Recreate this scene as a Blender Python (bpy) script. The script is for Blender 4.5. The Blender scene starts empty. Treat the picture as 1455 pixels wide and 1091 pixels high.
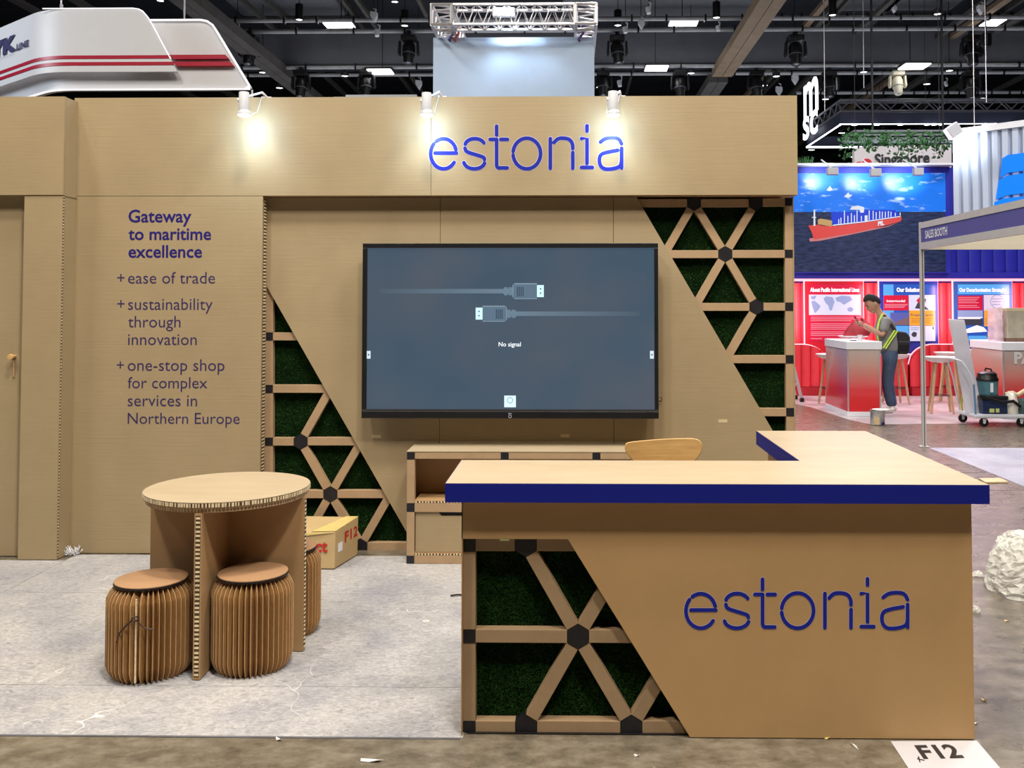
import bpy, bmesh, math, random
import numpy as np
from mathutils import Vector, Matrix, Quaternion
random.seed(7)
SC = bpy.context.scene
COL = SC.collection
# ------------------------------------------------------------------ camera
W, H, F = 1455, 1091, 1320.0
VPX, VPY, HC = 811.0, 430.0, 1.65
TY, TP = F/85000.0, F/40000.0            # yaw to the left, pitch up (tangents)
CX, CY = VPX - F*TY, VPY - F*TP
cam_d = bpy.data.cameras.new('camera'); cam = bpy.data.objects.new('camera', cam_d); COL.objects.link(cam)
cam_d.sensor_width = 36; cam_d.lens = F/W*36
cam_d.shift_x = (W/2 - CX)/W; cam_d.shift_y = (CY - H/2)/W
cam_d.clip_end = 200
fwd = Vector((-TY, 1, TP)).normalized()
right = Vector((1, TY, 0)).normalized()
up = right.cross(fwd)
R = Matrix((right, up, -fwd)).transposed()
cam.matrix_world = Matrix.Translation((0, 0, HC)) @ R.to_4x4()
SC.camera = cam
def ray(px, py): return R @ Vector(((px-CX)/F, (CY-py)/F, -1))
O = Vector((0, 0, HC))
def P(px, py, Y):
    d = ray(px, py); return O + d*(Y/d.y)
def G(px, py, Z=0.0):
    d = ray(px, py); return O + d*((Z-HC)/d.z)
# ------------------------------------------------------------------ world, lights, exposure
SC.view_settings.view_transform = 'Standard'; SC.view_settings.look = 'None'
SC.view_settings.gamma = 1; SC.view_settings.use_curve_mapping = False
SC.view_settings.exposure = 0.0
w = bpy.data.worlds.new('hall_ambient'); SC.world = w; w.use_nodes = True
w.node_tree.nodes['Background'].inputs[0].default_value = (0.75, 0.83, 1.0, 1)
w.node_tree.nodes['Background'].inputs[1].default_value = 0.16
def area(name, loc, size, power, col, rot=(0, 0, 0), sy=None):
    l = bpy.data.lights.new(name, 'AREA'); l.size = size; l.energy = power; l.color = col
    if sy: l.shape = 'RECTANGLE'; l.size_y = sy
    o = bpy.data.objects.new(name, l); o.location = loc; o.rotation_euler = rot; COL.objects.link(o); return o
def spot(name, loc, target, power, col, ang=80, blend=.6, r=.03):
    l = bpy.data.lights.new(name, 'SPOT'); l.energy = power; l.color = col; l.spot_size = math.radians(ang); l.spot_blend = blend
    l.shadow_soft_size = r
    o = bpy.data.objects.new(name, l); o.location = loc
    o.rotation_euler = (Vector(target)-Vector(loc)).to_track_quat('-Z', 'Y').to_euler(); COL.objects.link(o); return o
WARM = (1.0, .93, .82)
for (x, y, p) in ((-5.0, 4.4, 330), (-.6, 2.6, 560), (3.6, 3.2, 310), (-3.6, .4, 420), (1.6, -.5, 620), (5.5, 1, 180), (-7.5, 1, 150)):
    area('hall_light_and_fill', (x, y, 8.9), .75, p*1.0, WARM)
area('hall_light_and_fill', (6.5, 9, 8.6), 1.0, 420, (.95, .95, 1)); area('hall_light_and_fill', (9, 14, 8.6), 1.0, 420, (.95, .95, 1))
area('hall_light_and_fill', (-5, 12, 8.6), 1.0, 330, (1, .97, .93)); area('hall_light_and_fill', (1, 14, 8.6), 1.0, 420, (1, .97, .93))
area('hall_light_and_fill', (-3, 24, 3.0), 14, 420, (.9, .93, 1), (math.pi, 0, 0), 10)  # added upward fill that brightens the dark ceiling, not a real hall lamp
area('hall_light_and_fill', (8, 24, 3.0), 14, 420, (.85, .9, 1), (math.pi, 0, 0), 10)  # second added ceiling fill, out of view and without a fixture
# ------------------------------------------------------------------ object helpers
def put(o, parent=None):
    COL.objects.link(o)
    if parent is not None: o.parent = parent
    return o
def wloc(o):
    v = Vector((0, 0, 0))
    while o is not None: v += o.location; o = o.parent
    return v
def tag(o, label=None, cat=None, group=None, kind=None):
    if label: o['label'] = label
    if cat: o['category'] = cat
    if group: o['group'] = group
    if kind: o['kind'] = kind
    return o
def thing(name, loc, label, cat, group=None):
    o = bpy.data.objects.new(name, None); o.empty_display_size = .1
    o.location = loc; COL.objects.link(o); return tag(o, label, cat, group)
def struct(name, loc=(0, 0, 0)):
    o = bpy.data.objects.new(name, None); o.location = loc; COL.objects.link(o); o['kind'] = 'structure'; return o
class MB:
    def __init__(s): s.v = []; s.f = []
    def add(s, vs, fs):
        n = len(s.v); s.v += [Vector(v) for v in vs]; s.f += [tuple(i+n for i in f) for f in fs]; return s
    def box(s, a, b):
        x0, y0, z0 = a; x1, y1, z1 = b
        return s.add([(x0,y0,z0),(x1,y0,z0),(x1,y1,z0),(x0,y1,z0),(x0,y0,z1),(x1,y0,z1),(x1,y1,z1),(x0,y1,z1)],
            [(0,3,2,1),(4,5,6,7),(0,1,5,4),(1,2,6,5),(2,3,7,6),(3,0,4,7)])
    def prism(s, pts, d):                 # pts: planar loop of Vectors, extruded by vector d
        pts = [Vector(p) for p in pts]; d = Vector(d); n = len(pts)
        nrm = Vector((0, 0, 0))
        for i in range(n): nrm += pts[i].cross(pts[(i+1) % n])
        if nrm.dot(d) > 0: pts = pts[::-1]
        return s.add(pts+[p+d for p in pts], [tuple(range(n)), tuple(range(2*n-1, n-1, -1))] +
            [(i, i+n, (i+1) % n+n, (i+1) % n) for i in range(n)])
    def bar(s, p, q, wd, dp, side=None):  # box beam from p to q; wd across (perp. to side), dp along side
        p = Vector(p); q = Vector(q); a = (q-p).normalized()
        sd = Vector(side) if side is not None else Vector((0, 1, 0))
        if abs(a.dot(sd)) > .99: sd = Vector((1, 0, 0))
        sd = (sd-a*a.dot(sd)).normalized(); u = a.cross(sd)
        c = [u*wd/2*i+sd*dp/2*j for i, j in ((-1,-1),(1,-1),(1,1),(-1,1))]
        return s.add([p+k for k in c]+[q+k for k in c], [(0,1,2,3),(7,6,5,4),(0,4,5,1),(1,5,6,2),(2,6,7,3),(3,7,4,0)])
    def tube(s, pts, r, n=8):
        pts = [Vector(p) for p in pts]; m = len(pts)
        rs = r if isinstance(r, (list, tuple)) else [r]*m
        vs = []; ref = None
        for i, p in enumerate(pts):
            a = (pts[min(i+1, m-1)]-pts[max(i-1, 0)])
            a = a.normalized() if a.length > 1e-9 else Vector((0, 0, 1))
            if ref is None: ref = Vector((0, 0, 1)) if abs(a.z) < .9 else Vector((1, 0, 0))
            u = (ref-a*a.dot(ref)).normalized(); ref = u; v = a.cross(u)
            vs += [p+(u*math.cos(t)+v*math.sin(t))*rs[i] for t in (2*math.pi*k/n for k in range(n))]
        fs = [(i*n+k, i*n+(k+1) % n, (i+1)*n+(k+1) % n, (i+1)*n+k) for i in range(m-1) for k in range(n)]
        fs += [tuple(range(n-1, -1, -1)), tuple((m-1)*n+k for k in range(n))]
        return s.add(vs, fs)
    def lathe(s, prof, c=(0, 0, 0), n=24, axis=None):   # prof: (r, z)
        c = Vector(c); q = Vector((0, 0, 1)).rotation_difference(Vector(axis)) if axis is not None else Quaternion()
        vs = []; m = len(prof)
        for r, z in prof:
            vs += [c+q @ Vector((r*math.cos(2*math.pi*k/n), r*math.sin(2*math.pi*k/n), z)) for k in range(n)]
        fs = [(i*n+k, i*n+(k+1) % n, (i+1)*n+(k+1) % n, (i+1)*n+k) for i in range(m-1) for k in range(n)]
        fs += [tuple(range(n-1, -1, -1)), tuple((m-1)*n+k for k in range(n))]
        return s.add(vs, fs)
    def build(s, name, mat, parent=None, smooth=False, bevel=0, label=None, kind=None):
        off = wloc(parent) if parent is not None else Vector((0, 0, 0))
        me = bpy.data.meshes.new(name); me.from_pydata([v-off for v in s.v], [], s.f)
        me.materials.append(mat); me.update()
        if smooth:
            me.polygons.foreach_set('use_smooth', [True]*len(me.polygons)); me.set_sharp_from_angle(angle=math.radians(38))
        o = bpy.data.objects.new(name, me); put(o, parent)
        if bevel:
            b = o.modifiers.new('bevel', 'BEVEL'); b.width = bevel; b.segments = 2; b.limit_method = 'ANGLE'
        if label: o['label'] = label
        if kind: o['kind'] = kind
        return o
def solo(o, label, cat, group=None, kind=None): return tag(o, label, cat, group, kind)
def rebase(o):                            # put a single-mesh thing's origin at its base
    me = o.data; c = np.empty(len(me.vertices)*3); me.vertices.foreach_get('co', c); c = c.reshape(-1, 3)
    b = Vector(((c[:,0].min()+c[:,0].max())/2, (c[:,1].min()+c[:,1].max())/2, c[:,2].min()))
    me.transform(Matrix.Translation(-b)); o.location = o.location+b; return o
def copy_tree(o, parent=None):
    c = o.copy(); COL.objects.link(c); c.parent = parent
    for ch in list(KIDS.get(o.name, [])) or [k for k in bpy.data.objects if k.parent == o]: copy_tree(ch, c)
    return c
KIDS = {}
# ------------------------------------------------------------------ materials
def srgb(r, g, b):
    f = lambda c: (c/255/12.92) if c/255 <= .04045 else ((c/255+.055)/1.055)**2.4
    return (f(r), f(g), f(b), 1)
MATS = {}
def mat(name, col, rough=.6, metal=0, bump=None, var=0, vscale=6, coat=0, stretch=(1, 1, 1), emit=0, alpha=1, trans=0, bstr=.2, col2=None, ior=1.45, spec=None):
    if name in MATS: return MATS[name]
    m = bpy.data.materials.new(name); m.use_nodes = True; nt = m.node_tree; N = nt.nodes; L = nt.links
    b = N['Principled BSDF']; b.inputs['Base Color'].default_value = col; b.inputs['Roughness'].default_value = rough
    b.inputs['Metallic'].default_value = metal; b.inputs['IOR'].default_value = ior
    if spec is not None: b.inputs['Specular IOR Level'].default_value = spec
    if coat: b.inputs['Coat Weight'].default_value = coat
    if emit: b.inputs['Emission Color'].default_value = col; b.inputs['Emission Strength'].default_value = emit
    if alpha < 1: b.inputs['Alpha'].default_value = alpha
    if trans: b.inputs['Transmission Weight'].default_value = trans
    tc = N.new('ShaderNodeTexCoord'); mp = N.new('ShaderNodeMapping'); mp.inputs['Scale'].default_value = stretch
    L.new(tc.outputs['Object'], mp.inputs[0])
    if var or col2:
        n = N.new('ShaderNodeTexNoise'); n.inputs['Scale'].default_value = vscale; n.inputs['Detail'].default_value = 6; n.inputs['Roughness'].default_value = .65
        L.new(mp.outputs[0], n.inputs['Vector'])
        mx = N.new('ShaderNodeMix'); mx.data_type = 'RGBA'
        c2 = col2 or tuple([c*(1-var) for c in col[:3]]+[1]); c1 = col if col2 else tuple([min(1, c*(1+var)) for c in col[:3]]+[1])
        mx.inputs[6].default_value = c1; mx.inputs[7].default_value = c2
        rp = N.new('ShaderNodeMapRange'); rp.inputs[1].default_value = .32; rp.inputs[2].default_value = .68
        L.new(n.outputs[0], rp.inputs[0]); L.new(rp.outputs[0], mx.inputs[0]); L.new(mx.outputs[2], b.inputs['Base Color'])
    if bump:
        bn = N.new('ShaderNodeBump'); bn.inputs['Strength'].default_value = bstr; bn.inputs['Distance'].default_value = .004
        if bump == 'corr':
            t = N.new('ShaderNodeTexNoise'); t.inputs['Scale'].default_value = 60; t.inputs['Detail'].default_value = 3
            mp2 = N.new('ShaderNodeMapping'); mp2.inputs['Scale'].default_value = (.05, .05, 1.6); L.new(tc.outputs['Object'], mp2.inputs[0]); L.new(mp2.outputs[0], t.inputs['Vector'])
        else:
            t = N.new('ShaderNodeTexNoise'); t.inputs['Scale'].default_value = float(bump); t.inputs['Detail'].default_value = 5; L.new(mp.outputs[0], t.inputs['Vector'])
        L.new(t.outputs[0], bn.inputs['Height']); L.new(bn.outputs[0], b.inputs['Normal'])
    MATS[name] = m; return m
M = {
 'wall': mat('kraft_wall', (.315, .235, .130, 1), .62, bump='corr', var=.05, vscale=3, bstr=.16),
 'counter': mat('kraft_counter', (.465, .285, .125, 1), .55, bump=90, var=.04, vscale=4, bstr=.06),
 'beam': mat('kraft_beam', (.36, .24, .135, 1), .6, bump=70, var=.07, vscale=9, bstr=.12),
 'dkraft': mat('kraft_leg', (.40, .245, .115, 1), .6, bump=70, var=.05, vscale=5, bstr=.08),
 'top': mat('worktop_laminate', (.41, .325, .215, 1), .5, spec=.3, var=.06, vscale=2.5, col2=(.36, .28, .18, 1), stretch=(1, 3, 1)),
 'core': mat('honeycomb_paper', (.70, .56, .36, 1), .8, var=.2, vscale=60),
 'core_shade': mat('honeycomb_shadow', (.07, .045, .02, 1), .9, var=.2, vscale=60),  # near-black tone painted as the shade between honeycomb ribs
 'blue': mat('blue_band', (.005, .011, .19, 1), .5, spec=.25, var=.03),
 'blue_ink': mat('blue_letter', (.0008, .009, .27, 1), .5, var=.03),
 'navy_ink': mat('navy_letter', (.012, .006, .13, 1), .5, var=.03),
 'plum_ink': mat('plum_letter', (.028, .014, .085, 1), .6, var=.03),
 'lilac': mat('letter_edge', (.62, .55, .66, 1), .5, var=.03),
 'conn': mat('black_connector', (.012, .011, .014, 1), .42, var=.3, vscale=20),
 'turf': mat('artificial_turf', (.006, .020, .005, 1), .95, spec=.05, var=.6, vscale=14, col2=(.003, .009, .003, 1)),
 'turfb': mat('turf_blade', (.032, .090, .020, 1), .95, spec=.05, var=.5, vscale=6, col2=(.010, .034, .008, 1)),
 'black': mat('black_plastic', (.008, .008, .009, 1), .35, var=.2),
 'dark': mat('dark_metal', (.022, .023, .027, 1), .5, var=.25, vscale=8),
 'white': mat('white_paint', (.72, .73, .76, 1), .4, var=.03),
 'alu': mat('aluminium', (.62, .60, .62, 1), .35, .7, var=.08, vscale=15),
 'stoolp': mat('kraft_pleat', (.32, .165, .055, 1), .65, var=.1, vscale=30),
 'pleatedge': mat('pleat_edge', (.52, .33, .17, 1), .6, var=.1, vscale=30),
 'lid': mat('cork_lid', (.35, .20, .105, 1), .5, bump=120, var=.06, vscale=5, bstr=.08),
 'wood': mat('oak_veneer', (.58, .37, .15, 1), .45, var=.1, vscale=14, stretch=(.35, 1, 5), col2=(.46, .27, .095, 1)),
}
def emis(name, col, s):
    if name in MATS: return MATS[name]
    m = bpy.data.materials.new(name); m.use_nodes = True; N = m.node_tree.nodes; L = m.node_tree.links
    b = N['Principled BSDF']; b.inputs['Base Color'].default_value = (col[0]*.3, col[1]*.3, col[2]*.3, 1); b.inputs['Emission Color'].default_value = col; b.inputs['Emission Strength'].default_value = s
    b.inputs['Roughness'].default_value = .3
    MATS[name] = m; return m
LAMP = emis('lamp_glow', (1, .98, .95, 1), 6)
# ------------------------------------------------------------------ text and strokes
FONT = None
def text_mesh(s, bold=0.0):
    cu = bpy.data.curves.new('t', 'FONT'); cu.body = s; cu.size = 1; cu.offset = bold; cu.resolution_u = 3; cu.extrude = 0
    o = bpy.data.objects.new('t', cu); COL.objects.link(o)
    dg = bpy.context.evaluated_depsgraph_get(); me = bpy.data.meshes.new_from_object(o.evaluated_get(dg))
    bpy.data.objects.remove(o); bpy.data.curves.remove(cu)
    v = [x.co.copy() for x in me.vertices]; f = [tuple(p.vertices) for p in me.polygons]; bpy.data.meshes.remove(me)
    return v, f
def text(name, s, a, b, upv, parent, m, bold=0.0, ysc=1.0, lift=None, fit_h=None):
    """text from point a (left end of baseline) to b (right end), upv = up unit vector; lift = out-of-wall vector"""
    v, f = text_mesh(s, bold); a = Vector(a); b = Vector(b); upv = Vector(upv)
    x0 = min(p.x for p in v); x1 = max(p.x for p in v); sc = (b-a).length/(x1-x0); u = (b-a).normalized()
    ys = sc*ysc if fit_h is None else fit_h/max(p.y for p in v)
    lift = Vector(lift) if lift is not None else Vector((0, -.0012, 0))
    mb = MB(); mb.add([a+u*((p.x-x0)*sc)+upv*(p.y*ys)+lift for p in v], f)
    return mb.build(name, m, parent)
ZU = Vector((0, 0, 1))
def ptext(name, s, xl, xr, yb, Y, parent, m, **k):
    a = P(xl, yb, Y); b = P(xr, yb, Y); b.z = a.z = (a.z+b.z)/2
    return text(name, s, a, b, ZU, parent, m, **k)
def arc(cx, cy, rx, ry, a0, a1, n=22):
    return [(cx+rx*math.cos(math.radians(a0+(a1-a0)*i/n)), cy-ry*math.sin(math.radians(a0+(a1-a0)*i/n))) for i in range(n+1)]
def sm(pts, it=3):                        # chaikin smoothing, ends kept
    for _ in range(it):
        q = [pts[0]]
        for a, b in zip(pts[:-1], pts[1:]):
            q += [(a[0]*.75+b[0]*.25, a[1]*.75+b[1]*.25), (a[0]*.25+b[0]*.75, a[1]*.25+b[1]*.75)]
        q.append(pts[-1]); pts = q
    return pts
WORD = [
 [arc(183,266,83,97,139,325), arc(183,266,83,97,125,16.5), [(128,261),(266,261)]],
 [arc(385,213,63,45,168,22), sm([(322,230),(328,252),(385,270),(445,288),(447,303)]), arc(382,315,68,48,190,346)],
 [[(526,88),(526,145)], sm([(484,173),(524,173)],0), sm([(526,173),(526,310),(526,357),(560,357),(594,357)]), [(553,173),(596,173)]],
 [arc(721,264,89,99,172,-174,40)],
 [[(873,168),(873,360)], sm([(897,193),(920,168),(955,163),(1000,172),(1018,205),(1018,232)]), [(1018,258),(1018,360)]],
 [[(1110,85),(1110,120)], [(1075,168),(1110,168),(1110,328)], [(1075,354),(1145,354)]],
 [sm([(1197,190),(1225,168),(1265,162),(1315,166),(1333,202)]), [(1333,230),(1333,358)], sm([(1308,243),(1235,256),(1192,272),(1188,330),(1215,365),(1270,365),(1325,350),(1333,315)])],
]
def strokes(mb, polys, wd, yoff, Yp, mp):
    for k, pl in enumerate(polys):
        pts = [P(*mp(x, y), Yp) for x, y in pl]; y = Yp-yoff-k*.00008; n = len(pts); r = wd/2
        L_, R_ = [], []
        for i, p in enumerate(pts):
            a = pts[min(i+1, n-1)]-pts[max(i-1, 0)]; a.y = 0; a.normalize(); nn = Vector((-a.z, 0, a.x))
            L_.append(Vector((p.x, y, p.z))+nn*r); R_.append(Vector((p.x, y, p.z))-nn*r)
        mb.add(L_+R_, [(i, i+1, n+i+1, n+i) for i in range(n-1)])
        for p in (pts[0], pts[-1]):
            mb.add([(p.x+r*math.cos(t*math.pi/6), y-.00003, p.z+r*math.sin(t*math.pi/6)) for t in range(12)], [tuple(range(12))])
def word_sign(parent, Yp, mp, wd, m):
    for L_ in WORD:
        mb = MB(); strokes(mb, L_, wd, .0016, Yp, mp); o = mb.build('letter', m, parent)
        e = MB(); strokes(e, L_, wd*1.2, .0006, Yp, mp); e.build('letter_edge', M['lilac'], o)
def rect(x0, y0, x1, y1, Y):
    xm, ym = (x0+x1)/2, (y0+y1)/2
    return P(x0, ym, Y).x, P(xm, y1, Y).z, P(x1, ym, Y).x, P(xm, y0, Y).z     # X0, Zlow, X1, Zhigh
def rbox(mb, x0, y0, x1, y1, Y, d, floor=False):
    a, z0, b, z1 = rect(x0, y0, x1, y1, Y); return mb.box((a, Y, 0 if floor else z0), (b, Y+d, z1))
def honey(p0, p1, wvec, out, parent, pitch=.018, mats=('core_shade', 'core')):
    """honeycomb edge: strip coloured dark as the shade in its cells, and paper ribs between p0 and p1, wvec = full width vector, out = outward unit"""
    p0 = Vector(p0); p1 = Vector(p1); wv = Vector(wvec); ou = Vector(out); a = (p1-p0); n = max(2, int(a.length/pitch)); a /= n
    mb = MB(); mb.prism([p0-wv*.34, p0+wv*.34, p1+wv*.34, p1-wv*.34], ou*.0008); c = mb.build('honeycomb_shade_strip', M[mats[0]], parent, kind='stuff')
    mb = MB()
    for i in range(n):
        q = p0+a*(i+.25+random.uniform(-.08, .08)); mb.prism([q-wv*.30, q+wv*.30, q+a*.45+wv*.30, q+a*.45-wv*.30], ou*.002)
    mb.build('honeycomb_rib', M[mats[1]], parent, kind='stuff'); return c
def blades(name, poly, Y, parent, n, L=.012):
    """turf blades standing out of a board at plane Y; poly is a px test function on (x,z)"""
    xs, zs = [p[0] for p in poly], [p[1] for p in poly]
    x0, x1, z0, z1 = min(xs), max(xs), min(zs), max(zs); off = wloc(parent); rng = np.random.default_rng(3)
    x = rng.uniform(x0, x1, n*3); z = rng.uniform(z0, z1, n*3); ins = np.zeros(len(x), bool)
    for i in range(len(poly)):
        xa, za = poly[i]; xb, zb = poly[i-1]
        c = ((za > z) != (zb > z)) & (x < (xb-xa)*(z-za)/(zb-za+1e-12)+xa); ins ^= c
    x = x[ins][:n]; z = z[ins][:n]; k = len(x); t = rng.uniform(0, 6.28, k); wv = .0022
    v = np.zeros((k, 3, 3)); v[:,0] = np.c_[x-np.cos(t)*wv, np.full(k, Y), z-np.sin(t)*wv]; v[:,1] = np.c_[x+np.cos(t)*wv, np.full(k, Y), z+np.sin(t)*wv]
    v[:,2] = np.c_[x+rng.normal(0, .005, k), Y-L*rng.uniform(.5, 1.1, k), z+rng.normal(.001, .005, k)]
    v = v.reshape(-1, 3)-np.array(off); me = bpy.data.meshes.new(name); me.from_pydata(v.tolist(), [], np.arange(3*k).reshape(-1, 3).tolist())
    me.materials.append(M['turfb']); o = bpy.data.objects.new(name, me); put(o, parent); o['kind'] = 'stuff'; return o
# ================================================================== SETTING: floor, ceiling, hall walls
def concrete():
    m = bpy.data.materials.new('polished_concrete'); m.use_nodes = True; nt = m.node_tree; N = nt.nodes; L = nt.links
    b = N['Principled BSDF']; tc = N.new('ShaderNodeTexCoord'); b.inputs['Specular IOR Level'].default_value = .6
    def noise(sc, det, st=(1, 1, 1), ro=.6):
        mp = N.new('ShaderNodeMapping'); mp.inputs['Scale'].default_value = st; L.new(tc.outputs['Object'], mp.inputs[0])
        n = N.new('ShaderNodeTexNoise'); n.inputs['Scale'].default_value = sc; n.inputs['Detail'].default_value = det; n.inputs['Roughness'].default_value = ro
        L.new(mp.outputs[0], n.inputs['Vector']); return n
    def ramp(n, stops):
        r = N.new('ShaderNodeValToRGB'); L.new(n.outputs[0], r.inputs[0]); e = r.color_ramp.elements
        e[0].position, e[0].color = stops[0]; e[1].position, e[1].color = stops[-1]
        for p, c in stops[1:-1]: x = e.new(p); x.color = c
        return r
    n1 = noise(7, 12, (1, 1.4, 1), .72); r1 = ramp(n1, [(.28, (.045, .036, .024, 1)), (.5, (.135, .112, .080, 1)), (.72, (.235, .205, .160, 1))])
    n2 = noise(45, 4); r2 = ramp(n2, [(.66, (0, 0, 0, 1)), (.74, (1, 1, 1, 1))])
    mx = N.new('ShaderNodeMix'); mx.data_type = 'RGBA'; mx.inputs[7].default_value = (.34, .31, .26, 1)
    ml = N.new('ShaderNodeMath'); ml.operation = 'MULTIPLY'; ml.inputs[1].default_value = .5; L.new(r2.outputs[0], ml.inputs[0])
    L.new(ml.outputs[0], mx.inputs[0]); L.new(r1.outputs[0], mx.inputs[6]); L.new(mx.outputs[2], b.inputs['Base Color'])
    n3 = noise(5, 6); mr = N.new('ShaderNodeMapRange'); mr.inputs[3].default_value = .16; mr.inputs[4].default_value = .42; L.new(n3.outputs[0], mr.inputs[0]); L.new(mr.outputs[0], b.inputs['Roughness'])
    bp = N.new('ShaderNodeBump'); bp.inputs['Strength'].default_value = .25; bp.inputs['Distance'].default_value = .003; n4 = noise(9, 6); L.new(n4.outputs[0], bp.inputs['Height']); L.new(bp.outputs[0], b.inputs['Normal'])
    return m
def vinyl(name, c1, c2, rough=.5, streak=(1, 1, 1)):
    m = bpy.data.materials.new(name); m.use_nodes = True; nt = m.node_tree; N = nt.nodes; L = nt.links
    b = N['Principled BSDF']; b.inputs['Roughness'].default_value = rough; tc = N.new('ShaderNodeTexCoord')
    mp = N.new('ShaderNodeMapping'); mp.inputs['Scale'].default_value = streak; L.new(tc.outputs['Object'], mp.inputs[0])
    n = N.new('ShaderNodeTexNoise'); n.inputs['Scale'].default_value = 48; n.inputs['Detail'].default_value = 9; n.inputs['Roughness'].default_value = .75; n.inputs['Distortion'].default_value = 1.2
    n2 = N.new('ShaderNodeTexNoise'); n2.inputs['Scale'].default_value = 2.6; n2.inputs['Detail'].default_value = 4
    L.new(mp.outputs[0], n.inputs['Vector']); L.new(tc.outputs['Object'], n2.inputs['Vector'])
    r = N.new('ShaderNodeValToRGB'); L.new(n.outputs[0], r.inputs[0]); r.color_ramp.elements[0].position = .33; r.color_ramp.elements[0].color = c2; r.color_ramp.elements[1].position = .66; r.color_ramp.elements[1].color = c1
    r2 = N.new('ShaderNodeValToRGB'); L.new(n2.outputs[0], r2.inputs[0]); r2.color_ramp.elements[0].position = .32; r2.color_ramp.elements[0].color = (.70, .71, .76, 1); r2.color_ramp.elements[1].position = .6; r2.color_ramp.elements[1].color = (1, .99, .96, 1)
    mx = N.new('ShaderNodeMix'); mx.data_type = 'RGBA'; mx.blend_type = 'MULTIPLY'; mx.inputs[0].default_value = 1
    L.new(r.outputs[0], mx.inputs[6]); L.new(r2.outputs[0], mx.inputs[7])
    v = N.new('ShaderNodeTexVoronoi'); v.feature = 'DISTANCE_TO_EDGE'; v.inputs['Scale'].default_value = 2.1
    nd = N.new('ShaderNodeTexNoise'); nd.inputs['Scale'].default_value = 3; ad = N.new('ShaderNodeMix'); ad.data_type = 'RGBA'; ad.inputs[0].default_value = .35
    L.new(tc.outputs['Object'], nd.inputs['Vector']); L.new(tc.outputs['Object'], ad.inputs[6]); L.new(nd.outputs[1], ad.inputs[7]); L.new(ad.outputs[2], v.inputs['Vector'])
    r3 = N.new('ShaderNodeValToRGB'); L.new(v.outputs[0], r3.inputs[0]); r3.color_ramp.elements[0].color = (1, 1, 1, 1); r3.color_ramp.elements[1].position = .003; r3.color_ramp.elements[1].color = (0, 0, 0, 1)
    n5 = N.new('ShaderNodeTexNoise'); n5.inputs['Scale'].default_value = 1.7; L.new(tc.outputs['Object'], n5.inputs['Vector'])
    r5 = N.new('ShaderNodeValToRGB'); L.new(n5.outputs[0], r5.inputs[0]); r5.color_ramp.elements[0].position = .5; r5.color_ramp.elements[1].position = .62; r5.color_ramp.elements[1].color = (.7, .7, .7, 1)
    mm = N.new('ShaderNodeMath'); mm.operation = 'MULTIPLY'; L.new(r3.outputs[0], mm.inputs[0]); L.new(r5.outputs[0], mm.inputs[1])
    mx2 = N.new('ShaderNodeMix'); mx2.data_type = 'RGBA'; mx2.inputs[7].default_value = (.75, .74, .72, 1); L.new(mm.outputs[0], mx2.inputs[0]); L.new(mx.outputs[2], mx2.inputs[6])
    L.new(mx2.outputs[2], b.inputs['Base Color'])
    bp = N.new('ShaderNodeBump'); bp.inputs['Strength'].default_value = .3; bp.inputs['Distance'].default_value = .003; L.new(n.outputs[0], bp.inputs['Height']); L.new(bp.outputs[0], b.inputs['Normal'])
    return m
CONC = concrete()
CARP = vinyl('grey_carpet_film', (.50, .485, .485, 1), (.22, .215, .22, 1), .5, (.6, 1, 1))
fl = MB().box((-30, -12, -.1), (40, 62, 0)).build('floor', CONC); fl['kind'] = 'structure'
CEIL = mat('ceiling_black', (.045, .048, .062, 1), .9, var=.3, vscale=.6)
ce = MB().box((-30, -12, 11.6), (40, 62, 11.8)).build('ceiling', CEIL); ce['kind'] = 'structure'
HW = mat('hall_wall_dark', (.055, .06, .085, 1), .9, var=.3, vscale=.4)
for n_, a, b in (('wall_back', (-30, 61.8, 0), (40, 62, 11.6)), ('wall_left', (-30, -12, 0), (-29.8, 61.8, 11.6)), ('wall_right', (39.8, -12, 0), (40, 61.8, 11.6)), ('wall_front', (-29.8, -12, 0), (39.8, -11.8, 11.6))):
    o = MB().box(a, b).build(n_, HW); o['kind'] = 'structure'
# booth carpet: three sheets with seams
ct = thing('booth_carpet', (-2, 4, 0), 'mottled grey film-covered carpet laid over the booth floor', 'carpet')
Y0 = G(300, 1046).y; Y1 = G(300, 975).y; Y2 = G(300, 843).y; Y3 = 6.094
for a, b in ((Y0, Y1), (Y1, Y2), (Y2, Y3)):
    MB().box((-7.5 if b < 5.9 else -3.235, a+.0015, .0003), (1.42 if a > Y0 else -.41, b-.0015, .0018)).build('carpet_sheet', CARP, ct)
MB().box((-7.5, Y0-.012, .0003), (-.42, Y0, .0025)).build('edge_tape', mat('edge_tape', (.10, .10, .11, 1), .5, var=.2), ct)
MB().box((-7.5, Y2, .0003), (-3.238, 5.955, .0018)).build('carpet_sheet', CARP, ct)
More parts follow.
